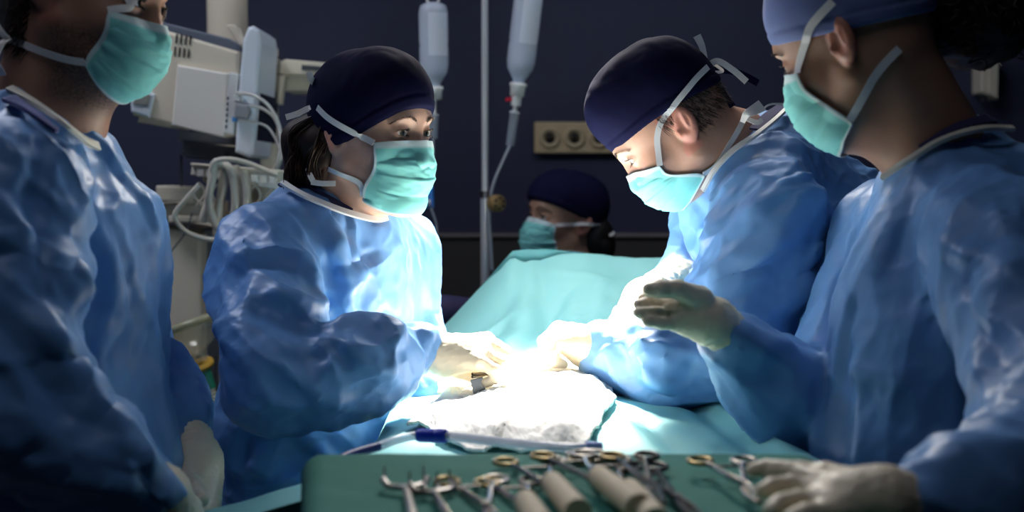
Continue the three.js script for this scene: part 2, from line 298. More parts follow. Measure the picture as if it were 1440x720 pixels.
{
  const at = V(...LIGHT.spotAt), to = V(...LIGHT.spotTo), dir = to.clone().sub(at).normalize(), q = new THREE.Quaternion().setFromUnitVectors(V(0, -1, 0), dir);
  const t = thing('operating_lamp', 'round operating lamp hanging from the ceiling over the table', 'lamp', V(at.x, CY, at.z));
  part(t, 'housing', place(lathe([[0, 0.14], [0.08, 0.135], [0.18, 0.11], [0.27, 0.06], [0.3, 0.02], [0.3, 0.0], [0.285, 0.0], [0.28, 0.012], [0, 0.02]], 40), at, q), mLampBody);
  for (let i = 0; i < 7; i++) { const a = i / 6 * Math.PI * 2, o = i ? V(Math.cos(a) * 0.17, 0.004, Math.sin(a) * 0.17) : V(0, 0.004, 0); const g = new THREE.CylinderGeometry(0.07, 0.07, 0.012, 28); g.translate(o.x, o.y + 0.006, o.z); part(t, 'lamp_lens', place(g, at, q), mGlowLamp); }
  part(t, 'handle', place(lathe([[0.014, 0], [0.018, -0.02], [0.016, -0.1], [0.0, -0.105]], 16), at, q), mLampBody);
  part(t, 'arm', tube([at.clone().addScaledVector(dir, -0.1), V(at.x + 0.12, at.y + 0.2, at.z - 0.2), V(at.x + 0.12, at.y + 0.3, at.z - 0.4), V(at.x, CY - 0.02, at.z - 0.4)], 0.022, 40, 12), mLampBody);
  const s = new THREE.SpotLight(LIGHT.spotColor, LIGHT.spot, 0, LIGHT.spotAngle * Math.PI / 180, LIGHT.spotPenumbra, 2); s.position.copy(at).addScaledVector(dir, 0.12); s.target.position.copy(to); s.shadow.radius = 4.5; s.castShadow = true; s.name = 'lamp_beam'; scene.add(s, s.target);
  const h = new THREE.SpotLight(LIGHT.spotColor, LIGHT.spill, 0, LIGHT.spillAngle * Math.PI / 180, 0.8, 2); h.position.copy(s.position); h.target.position.copy(to); h.shadow.radius = 9; h.castShadow = true; h.name = 'lamp_spill'; scene.add(h, h.target);
}

// ------------------------------------------------------------------ an outline with real thickness, facing +z
function outline(pixels, z, depth, bevel = 0.003, inset = 0) {
  const q = pixels.map(([x, y]) => Pz(x, y, z)), s = new THREE.Shape(q.map(v => new THREE.Vector2(v.x, v.y)));
  const g = new THREE.ExtrudeGeometry(s, { depth: depth - 2 * bevel, bevelEnabled: bevel > 0, bevelThickness: bevel, bevelSize: bevel, bevelOffset: -bevel, bevelSegments: 2 });
  g.translate(0, 0, z - depth + bevel); return g;
}
const rect = (x0, y0, x1, y1) => [[x0, y1], [x1, y1], [x1, y0], [x0, y0]];
const onFloor = v => V(v.x, 0, v.z);

// wall sockets
const mPlate = std(0xc9b58c, 0.5), mSocket = std(0xc2b08a, 0.55), mDark = std(0x14130f, 0.7), mBrass = std(0xb08a4a, 0.35, { metalness: 0.8 });
{
  const z = WZ, a = Pz(751, 172, z), b = Pz(868, 216, z), cx = (a.x + b.x) / 2, cy = (a.y + b.y) / 2, t = thing('socket_panel', 'beige wall panel with a row of round sockets on the navy wall', 'sockets', V(cx, cy, z));
  part(t, 'plate', place(box(b.x - a.x, a.y - b.y, 0.03, 0.006), V(cx, cy, z + 0.015)), mPlate);
  for (const px of [773, 808, 843]) {
    const c = Pz(px, 194, z + 0.03), q = new THREE.Quaternion().setFromAxisAngle(V(1, 0, 0), Math.PI / 2);
    const s = part(t, 'socket', place(lathe([[0.0, 0.001], [0.019, 0.001], [0.021, 0.004], [0.026, 0.009], [0.032, 0.009], [0.036, 0.003], [0.036, -0.004]], 32), c, q), mSocket);
    part(s, 'socket_well', place(lathe([[0, 0.008], [0.008, 0.008], [0.012, 0.0025], [0.018, 0.0025]], 24), c, q), mDark);
    for (const k of [-1, 1]) part(s, 'contact', place(new THREE.SphereGeometry(0.0035, 10, 8), c.clone().add(V(k * 0.0105, 0, 0.004))), mBrass);
  }
}
// cream fixture by the far corner
const mCream = std(0xd8ceb8, 0.5), mCreamDark = mCream, mGreyPlastic = std(0x6c7076, 0.45), mGreyDark = std(0x3c4046, 0.5), mWhitePlastic = std(0xdfe0dc, 0.4), mBlueWhite = std(0xdbe3ea, 0.35);
{
  const t = thing('wall_dispenser', 'small cream dispenser box on the navy wall behind the curly bun', 'dispenser', Pz(1380, 100, WZ));
  part(t, 'body', outline([[1380, 76], [1380, 130], [1390, 134], [1403, 140], [1405, 88], [1405, 76]], WZ + 0.09, 0.09, 0.006), mCream);
  part(t, 'cover', outline([[1391, 78], [1391, 132], [1403, 138], [1405, 78]], WZ + 0.097, 0.01, 0.002), mCream);
  part(t, 'nozzle', outline(rect(1383, 128, 1389, 142), WZ + 0.06, 0.03, 0.003), mGreyDark);
}

// ------------------------------------------------------------------ patient monitor and anaesthesia machine
{
  const z = -3.02;
  const col = Pz(320, 40, -3.5); const tc = thing('ceiling_column', 'round cream supply column coming down behind the monitor', 'column', V(col.x, CY, col.z));
  part(tc, 'pipe', rod(V(col.x, 1.56, col.z), V(col.x, CY - 0.02, col.z), 0.054, 32), mCream);
  part(tc, 'flange', rod(V(col.x, CY - 0.03, col.z), V(col.x, CY, col.z), 0.11, 32), mCream);
  part(tc, 'end_cap', rod(V(col.x, 1.53, col.z), V(col.x, 1.56, col.z), 0.057, 32), mCreamDark);

  const t = thing('patient_monitor', 'cream patient monitor seen from its vented side on a grey bracket', 'monitor', Pz(290, 226, z - 0.12));
  const body = part(t, 'housing', outline([[183, 120], [186, 162], [240, 176], [318, 194], [334, 190], [336, 72], [226, 40], [206, 52]], z, 0.22, 0.008), mCream);
  part(t, 'top_cover', outline([[224, 41], [335, 74], [336, 62], [322, 54], [224, 30]], z - 0.005, 0.21, 0.004), std(0x5d6472, 0.45));
  for (let r = 0; r < 2; r++) for (let k = 0; k < 4; k++) { const x = 247.5 + k * 6.4 - r * 2.2, y = 47.5 + k * 0.9 + r * 18; part(body, 'vent_slot', outline([[x - 1, y + 13], [x + 1, y + 13.3], [x + 2.2, y + 0.6], [x + 0.2, y]], z + 0.002, 0.006, 0), mDark); }
  const mod = part(t, 'side_module', outline([[241, 176], [316, 194], [321, 103], [249, 91]], z + 0.014, 0.05, 0.004), std(0xe6e1d6, 0.45));
  const st = part(t, 'connector_strip', outline([[313, 187], [328, 190], [336, 104], [322, 101]], z + 0.016, 0.05, 0.003), mWhitePlastic);
  for (let k = 0; k < 6; k++) part(st, 'symbol', outline([[316.5 + k * 0.45, 180 - k * 8], [319 + k * 0.45, 180.5 - k * 8], [319.6 + k * 0.45, 176 - k * 8], [317 + k * 0.45, 175.6 - k * 8]], z + 0.0168, 0.003, 0), mGreyDark);
  part(t, 'rear_shell', outline([[181, 124], [184, 158], [209, 166], [217, 133], [206, 124]], z + 0.01, 0.2, 0.006), mBlueWhite);
  part(t, 'handle_recess', outline([[186, 146], [207, 149], [211, 134], [203, 128], [190, 138]], z + 0.014, 0.02, 0.002), std(0x8a8880, 0.5));
  part(t, 'rear_foot', outline([[193, 172], [240, 180], [240, 168], [196, 161]], z - 0.01, 0.18, 0.003), mCreamDark);
  const bz = part(t, 'screen_bezel', outline([[330, 214], [350, 222], [356, 218], [367, 60], [364, 42], [356, 36], [348, 38], [341, 56], [333, 150]], z + 0.02, 0.22, 0.008), mBlueWhite);
  part(bz, 'screen', (() => { const a = Pz(366.5, 60, z), b = Pz(357.5, 205, z), g = box(0.006, a.distanceTo(b) * 0.9, 0.24, 0.002); g.applyQuaternion(new THREE.Quaternion().setFromUnitVectors(V(0, 1, 0), a.clone().sub(b).normalize())); const m = a.clone().lerp(b, 0.5); g.translate(m.x + 0.001, m.y, z - 0.13); return g; })(), std(0x15181c, 0.15));
  part(t, 'top_hook', outline([[318, 36], [326, 34], [333, 37], [341, 62], [337, 66], [329, 52]], z - 0.02, 0.05, 0.003), mCreamDark);
  part(t, 'plug', outline([[328, 166], [346, 168], [351, 158], [349, 148], [330, 144]], z + 0.045, 0.03, 0.006), std(0x8f9196, 0.4));
  part(t, 'blue_port', outline(rect(326, 164, 333, 171), z + 0.04, 0.012, 0.002), std(0x3f8fd0, 0.4));
  part(t, 'white_port', outline(rect(328, 133, 339, 142), z + 0.04, 0.02, 0.002), mWhitePlastic);
  part(t, 'swivel', outline([[250, 198], [331, 204], [330, 190], [251, 184]], z - 0.03, 0.13, 0.004), std(0x83858c, 0.45));
  part(t, 'bracket', outline([[255, 215], [262, 222], [300, 226], [345, 224], [338, 208], [256, 197]], z - 0.02, 0.16, 0.004), mGreyDark);
  part(t, 'bracket_knob', place(new THREE.CylinderGeometry(0.0065, 0.0065, 0.02, 16), Pz(320, 217, z - 0.015), new THREE.Quaternion().setFromAxisAngle(V(1, 0, 0), Math.PI / 2)), mDark);

  // cables out of the monitor
  const mCable = std(0xd2d2cc, 0.45), cz = z + 0.04, mids = [[[332, 131], [352, 133], [375, 146], [391, 172], [396, 205], [390, 235]], [[348, 149], [365, 151], [385, 165], [395, 195], [392, 222], [386, 240]], [[334, 168], [352, 171], [375, 178], [390, 200], [396, 218], [389, 244]]];
  mids.forEach((m, i) => { const pts = m.map(([x, y], k) => Pz(x, y, cz - 0.01 * i - (k > 4 ? 0.02 : 0))); single('monitor_cable', tube(pts, 0.0042 - 0.0006 * i, 48, 8), mCable, ['upper white cable curving out of the monitor side strip', 'white cable leaving the grey plug of the monitor', 'thin white cable leaving the blue port of the monitor'][i], 'cable', pts[0].clone(), 'cables of the patient monitor'); });

  // machine behind: mast, shelf, hose rail, cabinet
  const a = thing('anaesthesia_machine', 'cream anaesthesia machine with mast, cabinet, drawer box and white hose rail', 'medical machine', onFloor(Pz(300, 400, -3.3)));
  const mz = -3.26;
  part(a, 'mast', outline(rect(365, 66, 386, 700), mz, 0.06, 0.006), mCream);
  part(a, 'mast_slot', outline(rect(371, 74, 374, 86), mz + 0.003, 0.006, 0.001), mCreamDark);
  part(a, 'drawer_box', outline([[386, 100], [402, 105], [505, 106], [505, 92], [402, 83], [386, 90]], mz - 0.02, 0.16, 0.003), mCream);
  part(a, 'drawer_slot', outline([[424, 98], [505, 103], [505, 98], [424, 91]], mz - 0.016, 0.02, 0.002), mGreyDark);
  part(a, 'shelf_bottom', outline([[402, 104], [505, 106], [505, 128], [400, 128]], mz - 0.06, 0.14, 0.003), mCream);
  part(a, 'shelf_bracket', outline([[387, 106], [400, 106], [394, 146], [387, 146]], mz - 0.01, 0.05, 0.003), mCream);
  const rz = mz + 0.33; for (const x of [290, 380]) part(a, 'rail_arm', rod(Pz(x, 252, rz - 0.02), Pz(x, 252, mz - 0.07), 0.008, 10), mCream);
  const rl = part(a, 'hose_rail', outline([[268, 246], [400, 268], [404, 250], [404, 240], [270, 229]], rz, 0.03, 0.003), std(0xe2dccc, 0.4));
  for (let k = 0; k < 9; k++) { const x = 277 + k * 12.6, y = 236.5 + k * 1.35; if (k > 2 && k < 6) continue; part(rl, 'rail_clip', outline([[x, y + 12], [x + 9.5, y + 12.6], [x + 10.5, y + 1], [x - 0.5, y]], rz + 0.009, 0.016, 0.003), std(0xe4e2da, 0.4)); }
  part(rl, 'rail_lip', outline([[268, 233], [404, 244], [404, 240], [268, 229]], rz + 0.012, 0.02, 0.002), mCream);
  part(rl, 'rail_plate', outline([[362, 262], [402, 268], [402, 258], [362, 252]], rz + 0.006, 0.012, 0.002), mWhitePlastic);
  for (const x of [274, 301, 352, 377]) for (const s of [-1, 1]) part(rl, 'hook', tube([[0, 257], [5 * s, 262], [8 * s, 270], [6 * s, 277], [1 * s, 283], [-4 * s, 289]].map(([dx, y]) => Pz(x + dx + 6, y + (x - 274) * 0.06, rz)), 0.0024, 20, 6), std(0xcfc9ba, 0.45));
  part(a, 'side_arm', outline([[219, 283], [272, 284], [276, 264], [219, 261]], mz + 0.12, 0.16, 0.004), mCream);
  part(a, 'work_surface', outline([[212, 306], [284, 306], [284, 286], [212, 286]], mz + 0.09, 0.3, 0.005), mCream);
  part(a, 'surface_edge', outline(rect(236, 303, 300, 313), mz + 0.11, 0.28, 0.004), mCream);
  part(a, 'cabinet', outline([[226, 720], [283, 720], [283, 330], [226, 318]], mz + 0.06, 0.42, 0.008), mCream);
  part(a, 'side_panel', outline(rect(283, 322, 330, 720), mz + 0.0, 0.36, 0.006), mGreyPlastic);
  part(a, 'back_panel', outline(rect(330, 240, 420, 720), mz - 0.06, 0.2, 0.006), mCream);
  part(a, 'base', place(box(0.62, 0.12, 0.5, 0.02), V(Pz(310, 400, mz).x, 0.12, mz - 0.18)), mGreyPlastic);
  for (const [sx, sz] of [[-1, -1], [1, -1], [-1, 1], [1, 1]]) part(a, 'caster', place(new THREE.CylinderGeometry(0.035, 0.035, 0.03, 20), V(Pz(310, 400, mz).x + sx * 0.26, 0.035, mz - 0.18 + sz * 0.2), new THREE.Quaternion().setFromAxisAngle(V(0, 0, 1), Math.PI / 2)), mDark);
  for (const [x, y0, y1] of [[255, 218, 284]]) part(a, 'stay_rod', rod(Pz(x, y1, mz + 0.06), Pz(x, y0, mz + 0.06), 0.003, 8), mGreyDark);
  for (let k = 0; k < 7; k++) part(a, 'flow_tube', rod(Pz(246 + k * 11, 565, mz + 0.075), Pz(246 + k * 11, 500, mz + 0.075), 0.006, 10), k % 2 ? mGreyDark : std(0xa9a9a4, 0.3));
  part(a, 'tray', outline([[226, 580], [330, 580], [330, 566], [226, 562]], mz + 0.1, 0.3, 0.004), mGreyPlastic);

  // hoses hung over the rail in coils
  const mHose = std(0xcdc7b8, 0.35, { clearcoat: 0.4, clearcoatRoughness: 0.3 }), hz = rz + 0.03;
  const loops = [
    [[[300, 236], [298, 250], [292, 285], [286, 306], [285, 311]], 'grey ribbed hose end hanging beside the coil on the rail'],
    [[[312, 232], [303, 228], [299, 250], [294, 280], [302, 312], [312, 324], [323, 318], [330, 296], [329, 260], [322, 236], [314, 231]], 'grey hose looped once over the white rail'],
    [[[280, 260], [262, 280], [246, 303], [258, 323], [285, 335], [314, 338]], 'pale hose drooping in a wide bow beside the cabinet'],
    [[[330, 233], [334, 250], [338, 290], [334, 325], [320, 340], [306, 333], [309, 300], [312, 262], [318, 236]], 'grey hose in the deepest loop of the coil'],
    [[[342, 240], [346, 262], [347, 300], [340, 332], [330, 346], [326, 352]], 'grey hose hanging straight beside the coil, last on the rail'],
    [[[296, 240], [303, 227], [322, 224], [350, 230], [372, 239], [390, 246]], 'thin pale hose lying along the top of the rail'],
    [[[326, 236], [321, 240], [313, 270], [307, 300], [310, 322], [318, 330]], 'grey hose in the middle of the coil, ending above the floor'],
  ];
  loops.forEach(([l, label], i) => { const pts = l.map(([x, y], k) => Pz(x, y, hz + 0.018 * (i % 3) + 0.004 * Math.sin(k))); single('breathing_hose', tube(pts, i === 5 || i === 2 ? 0.006 : 0.0095, 70, 10), mHose, label, 'hose', pts[0].clone(), 'hoses on the rail of the anaesthesia machine'); });
  const w = [[270, 300], [262, 325], [245, 348], [235, 360]].map(([x, y]) => Pz(x, y, mz + 0.13)); single('thin_wire', tube(w, 0.002, 24, 6), mGreyDark, 'thin dark wire hanging beside the cream cabinet', 'wire', w[0].clone());

  // anaesthesia face mask with its filter and hose
  const mClear = std(0xe9e6d8, 0.12, { transmission: 0.85, thickness: 0, ior: 1.45 }), fm = thing('breathing_mask', 'clear breathing mask with yellow ring, green connector and corrugated hose', 'breathing mask', Pz(280, 640, -2.9));
  const fz = -2.9, ax = Pz(292, 545, fz).sub(Pz(262, 465, fz)).normalize(), fq = new THREE.Quaternion().setFromUnitVectors(V(0, -1, 0), ax), mc = Pz(268, 468, fz);
  const cup = lathe([[0.064, 0.02], [0.068, 0.012], [0.066, 0.0], [0.058, -0.016], [0.04, -0.034], [0.02, -0.044], [0.016, -0.05], [0.016, -0.07]], 36); cup.scale(1, 1, 0.8); part(fm, 'mask_cup', place(cup, mc, fq), mClear);
  const rim = new THREE.TorusGeometry(0.064, 0.009, 10, 36); rim.rotateX(Math.PI / 2); rim.scale(1, 1, 0.8); rim.translate(0, 0.02, 0); part(fm, 'cushion', place(rim, mc, fq), std(0xd8d6b8, 0.2, { transmission: 0.6, thickness: 0 }));
  const rc = Pz(281, 514, fz), rq = new THREE.Quaternion().setFromUnitVectors(V(0, 1, 0), V(-0.28, 0.92, 0.28).normalize());
  part(fm, 'yellow_ring', place(lathe([[0.016, -0.006], [0.032, -0.006], [0.034, 0], [0.032, 0.006], [0.016, 0.006], [0.016, -0.006]], 32), rc, rq), std(0xc9a03a, 0.4));
  part(fm, 'connector', rod(Pz(285, 518, fz), Pz(293, 547, fz), 0.0165, 24, 0.018), std(0x1f7d62, 0.35));
  const hp = curve([Pz(292, 544, fz), Pz(302, 575, fz), Pz(312, 610, fz), Pz(318, 660, fz), Pz(322, 740, fz)], 80), prof = [];
  part(fm, 'corrugated_hose', taper(hp, t => 0.0155 + 0.0018 * Math.sin(t * 260), 180, 12), std(0xb9bfb4, 0.35));
  part(fm, 'holder_post', rod(Pz(268, 720, fz - 0.03), Pz(266, 520, fz - 0.03), 0.008, 16), mCream);
}

// ------------------------------------------------------------------ infusion stand with two bottles
const mSteel = std(0xd6d8da, 0.3, { metalness: 0.4 }), mSteelDark = std(0x7a7674, 0.28, { metalness: 1 });
{
  const z = -3.35, px = y => 678.5 + y * 0.013, foot = Pz(682, 300, z), f = V(foot.x, 0, z), top = V(foot.x, 2.14, z);
  const t = thing('infusion_stand', 'steel infusion stand with a brass clamp knob behind the drape', 'stand', f);
  const joint = Pz(682, 272, z).y;
  part(t, 'pole', rod(V(f.x, joint - 0.2, z), top, 0.0085, 20), mSteel);
  part(t, 'lower_pole', rod(V(f.x, 0.1, z), V(f.x, joint, z), 0.0115, 20), mSteel);
  part(t, 'collar', rod(V(f.x, joint - 0.012, z), V(f.x, joint + 0.006, z), 0.0135, 20), mSteelDark);
  const kc = Pz(699, 286, z + 0.01), kq = new THREE.Quaternion().setFromUnitVectors(V(0, 1, 0), V(0.55, 0, 0.83).normalize());
  const kn = part(t, 'clamp_knob', place(lathe([[0.0, 0.016], [0.008, 0.016], [0.009, 0.012], [0.019, 0.012], [0.0225, 0.008], [0.0225, -0.016], [0.018, -0.02], [0, -0.02]], 28), kc, kq), std(0x9a7f52, 0.4, { metalness: 0.4 }));
  for (let k = 0; k < 6; k++) { const a = k / 6 * 6.283, o = V(Math.cos(a) * 0.014, 0.0125, Math.sin(a) * 0.014).applyQuaternion(kq); part(kn, 'spoke_well', place(new THREE.SphereGeometry(0.0038, 8, 6), kc.clone().add(o)), mDark); }
  part(t, 'clamp_bolt', rod(V(f.x, kc.y, z), kc, 0.005, 12), mSteelDark);
  for (const s of [-1, 1]) part(t, 'hook_arm', tube([V(f.x, 2.12, z), V(f.x + s * 0.08, 2.15, z + 0.01), V(f.x + s * 0.15, 2.1, z + 0.01), V(f.x + s * 0.165, 2.12, z + 0.01)], 0.004, 24, 8), mSteel);
  for (let k = 0; k < 5; k++) { const a = k / 5 * 6.283 + 0.3, e = V(f.x + Math.cos(a) * 0.2, 0.07, z + Math.sin(a) * 0.2); part(t, 'foot', rod(V(f.x, 0.1, z), e, 0.014, 12, 0.01), mSteel); part(t, 'caster', place(new THREE.CylinderGeometry(0.03, 0.03, 0.022, 16), V(e.x, 0.03, e.z), new THREE.Quaternion().setFromAxisAngle(V(Math.cos(a), 0, Math.sin(a)), Math.PI / 2)), mDark); }

  const mBottle = std(0xdfe8f4, 0.2, { transmission: 0.42, thickness: 0, ior: 1.4 }), mFluid = std(0xbccbe2, 0.3, { transmission: 0.35, thickness: 0 }), mClearTube = std(0xc4ccd6, 0.2, { transmission: 0.4, thickness: 0 });
  function bottle(x0, y0, x1, y1, label, z, extra) {         // top pixel, neck pixel
    const a = Pz(x0, y0, z), b = Pz(x1, y1, z), up = a.clone().sub(b).normalize(), L = a.distanceTo(b), q = new THREE.Quaternion().setFromUnitVectors(V(0, 1, 0), up), g = thing('infusion_bottle', label, 'bottle', b, 'infusion bottles on the stand');
    part(g, 'bottle', place(lathe([[0.0165, -0.004], [0.0165, 0.012], [0.024, 0.024], [0.034, 0.04], [0.0375, 0.06], [0.038, 0.1], [0.0365, 0.11], [0.038, 0.12], [0.038, L - 0.025], [0.034, L - 0.008], [0.02, L], [0.0, L]], 40), b, q), mBottle);
    part(g, 'fluid', place(lathe([[0, 0.0], [0.0145, 0.0], [0.0145, 0.013], [0.022, 0.025], [0.032, 0.041], [0.0355, 0.06], [0.036, 0.1], [0.0355, L * 0.62], [0.0, L * 0.62]], 36), b, q), mFluid);
    part(g, 'label_strip', (() => { const c = new THREE.CylinderGeometry(0.0386, 0.0386, L * 0.5, 24, 1, true, -0.3, 1.5); c.translate(0, L * 0.62, 0); return place(c, b, q); })(), std(0xe4eaf2, 0.5, { transmission: 0.3, thickness: 0 }));
    part(g, 'cap', place(lathe([[0, 0.004], [0.022, 0.004], [0.023, -0.004], [0.02, -0.006], [0.0185, -0.03], [0.0, -0.031]], 28), b, q), mWhitePlastic);
    part(g, 'hang_loop', place((() => { const r = new THREE.TorusGeometry(0.016, 0.003, 8, 24); r.translate(0, L + 0.012, 0); return r; })(), b, q), mWhitePlastic);
    extra(g); return g;
  }
  const chamber = (g, p0, p1, p2) => { part(g, 'spike', rod(p0, p1, 0.006, 14), mWhitePlastic); part(g, 'drip_chamber', rod(p2, p1, 0.0115, 20, 0.0125), std(0xc9d2dc, 0.15, { transmission: 0.65, thickness: 0 })); part(g, 'chamber_cap', rod(p1.clone().lerp(p2, 0.06), p1, 0.014, 20, 0.011), mWhitePlastic); };
  bottle(609, 4, 611, 124, 'clear infusion bottle hanging straight with a blue roller clamp on its line', z, g => {
    chamber(g, Pz(610, 136, z), Pz(610, 160, z), Pz(609, 195, z));
    const l = [[609, 195], [609, 225], [604, 256], [603, 262]].map(([x, y]) => Pz(x, y, z)), l2 = [[606, 292], [614, 318], [613, 345], [609, 378], [614, 420], [616, 452], [617, 470], [622, 500]].map(([x, y]) => Pz(x, y, z + 0.02));
    part(g, 'line', tube(l, 0.0034, 30, 8), mClearTube); part(g, 'lower_line', tube(l2, 0.003, 40, 8), mClearTube);
    const c = part(g, 'roller_clamp', outline([[600, 292], [610, 292], [609, 262], [597, 262]], z + 0.012, 0.022, 0.003), std(0x1d74c9, 0.35)); part(c, 'roller', place(new THREE.CylinderGeometry(0.008, 0.008, 0.006, 16), Pz(604, 285, z + 0.016), new THREE.Quaternion().setFromAxisAngle(V(0, 0, 1), Math.PI / 2)), mWhitePlastic);
  });
  bottle(747, -34, 729, 119, 'clear infusion bottle hanging at a slant with a red port', z - 0.02, g => {
    chamber(g, Pz(727, 132, z - 0.02), Pz(724, 156, z - 0.02), Pz(717, 205, z - 0.02));
    part(g, 'neck_piece', rod(Pz(727, 131, z - 0.02), Pz(725, 149, z - 0.02), 0.0135, 20), mWhitePlastic);
    part(g, 'red_port', rod(Pz(722, 140, z - 0.02), Pz(712, 140, z - 0.01), 0.0055, 14), std(0xc4203a, 0.4));
    part(g, 'line', tube([[717, 205], [708, 225], [697, 250], [690, 275], [688, 300], [690, 340], [692, 380]].map(([x, y]) => Pz(x, y, z + 0.004)), 0.0042, 40, 8), mClearTube);
  });
}

// ------------------------------------------------------------------ operating table under its drape
const TX0 = -0.165, TX1 = 0.29, TOP = 1.105, ZN = -1.46, ZF = -2.78;   // the covered top: sides, height, near and far end
function drapeTop(x, z) {
  const rise = Math.pow(clamp((-2.25 - z) / 0.5, 0, 1), 1.25) * 0.17 * clamp((x + 0.165) / 0.165, 0, 1), c = (x - 0.06) / 0.15, hump = 0.022 * Math.exp(-c * c) * smooth(-1.35, -1.75, z);
  return TOP + hump + rise + 0.004 * noise(x * 9, z * 7, 1.3) + 0.006 * Math.max(0, noise(x * 4 + 7, z * 5, 2.2));
}
const mDrape = std(0x86cbcd, 0.58, { sheen: 0.2, sheenRoughness: 0.6 }), mTeal = mDrape;
{
  const t = thing('operating_table', 'padded operating table hidden under the turquoise drape', 'table', V(0.06, 0, -2.1));
  part(t, 'mattress', place(box(0.42, 0.1, 1.28, 0.03), V(0.0625, TOP - 0.07, -2.08)), mGreyDark);
  part(t, 'table_top', place(box(0.43, 0.05, 1.3, 0.01), V(0.0625, TOP - 0.146, -2.08)), mSteelDark);
  part(t, 'column', place(box(0.2, 0.8, 0.3, 0.03), V(0.0625, 0.53, -2.08)), mSteel);
  part(t, 'foot', place(box(0.36, 0.12, 0.9, 0.03), V(0.0625, 0.06, -2.08)), mSteelDark);
  // the cloth screen bar at the head end
  part(t, 'screen_bar', tube([V(0.02, 0.95, -2.76), V(0.02, 1.22, -2.76), V(0.05, 1.245, -2.76), V(0.42, 1.245, -2.76), V(0.45, 1.22, -2.76), V(0.45, 0.95, -2.76)], 0.009, 60, 10), mSteel);

  const NU = 150, NV = 170;
  const creases = [[[776, 398], [752, 420], [702, 466]], [[712, 384], [700, 405], [676, 470]], [[690, 520], [745, 470], [800, 452]], [[880, 600], [925, 640]], [[912, 588], [960, 640]], [[985, 556], [1020, 582], [1060, 608], [1100, 632], [1136, 655]], [[968, 566], [1000, 592], [1040, 620], [1080, 646]], [[850, 386], [830, 410], [795, 452]], [[720, 430], [790, 440], [850, 452]], [[750, 384], [720, 410], [700, 440]]];
  const raw = (u, v) => {
    const z = lerp(ZN + 0.02, ZF, v), w1 = TX1 + 0.17 * smooth(-2.35, -2.75, z) + 0.075 * smooth(-2.1, -1.5, z), L = w1 - TX0, S = L + 1.0, s = u * S - 0.5;    // s runs over the cloth: hanging side, top, hanging side
    let x, y; const edge = 0.03;
    if (s < 0) { const h = -s; x = TX0 - 0.012 - edge * (1 - Math.exp(-h / 0.03)) - 0.012 * Math.sin(z * 26 + 1.2 * Math.sin(z * 9)) * smooth(0.02, 0.25, h); const fl = smooth(-1.74, -1.52, z); x -= fl * 1.35 * Math.min(h, 0.19); y = drapeTop(TX0, z) - h + fl * 0.62 * Math.min(h, 0.19) + 0.012 * Math.exp(-h / 0.02) - 0.012; }
    else if (s > L) { const h = s - L; x = w1 + 0.012 + edge * (1 - Math.exp(-h / 0.03)) + 0.014 * Math.sin(z * 23 + 1.5 * Math.sin(z * 7)) * smooth(0.02, 0.25, h); y = drapeTop(w1, z) - h + 0.012 * Math.exp(-h / 0.02) - 0.012; }
    else { x = TX0 + s; y = drapeTop(x, z); }
    return V(x, y, z);
  };
  const lines = creases.map(l => l.map(([px, py]) => { let p = Py(px, py, TOP + 0.02); for (let k = 0; k < 12; k++) p = Py(px, py, lerp(p.y, drapeTop(p.x, p.z), 0.6)); return p; }));
  const amp = [-0.026, 0.010, -0.009, 0.012, -0.012, 0.014, -0.008, 0.004, 0.004, -0.004], wid = [0.045, 0.014, 0.014, 0.014, 0.016, 0.014, 0.014, 0.005, 0.005, 0.005];
  const g = sheet((u, v) => {
    const p = raw(u, v);
    lines.forEach((l, k) => { let best = 9; for (let i = 0; i < l.length - 1; i++) { const a = l[i], b = l[i + 1], dx = b.x - a.x, dz = b.z - a.z, tt = clamp(((p.x - a.x) * dx + (p.z - a.z) * dz) / (dx * dx + dz * dz), 0, 1); best = Math.min(best, Math.hypot(p.x - a.x - dx * tt, p.z - a.z - dz * tt)); } p.y += amp[k] * Math.exp(-((best / wid[k]) ** 1.2)); });
    p.y += 0.0035 * Math.abs(noise(p.x * 16, p.z * 12, 5)) - 0.002 + 0.004 * noise(p.x * 5 + 3, p.z * 11, 8);
    return p;
  }, NU, NV, 0.0015);
  const d = thing('surgical_drape', 'turquoise surgical drape spread over the operating table and head screen', 'drape', V(0.06, 0.6, -2.1));
  part(d, 'cover_sheet', g, mDrape);
  // far end falls behind the bar; near end falls under the instrument tray
  part(d, 'head_fall', sheet((u, v) => { const x = lerp(TX0 + 0.0, TX1 + 0.17, u); return V(x, drapeTop(x, ZF) - v * 0.5 - 0.002, ZF - 0.004 - 0.03 * smooth(0, 0.2, v) + 0.01 * Math.sin(x * 40) * v); }, 60, 24, 0.0015), mDrape);
  part(d, 'foot_fall', sheet((u, v) => { const x = lerp(TX0, TX1 + 0.07, u); return V(x, drapeTop(x, ZN) - v * 0.5 - 0.002, ZN + 0.022 + 0.03 * smooth(0, 0.2, v) + 0.01 * Math.sin(x * 36) * v); }, 60, 24, 0.0015), mDrape);
}
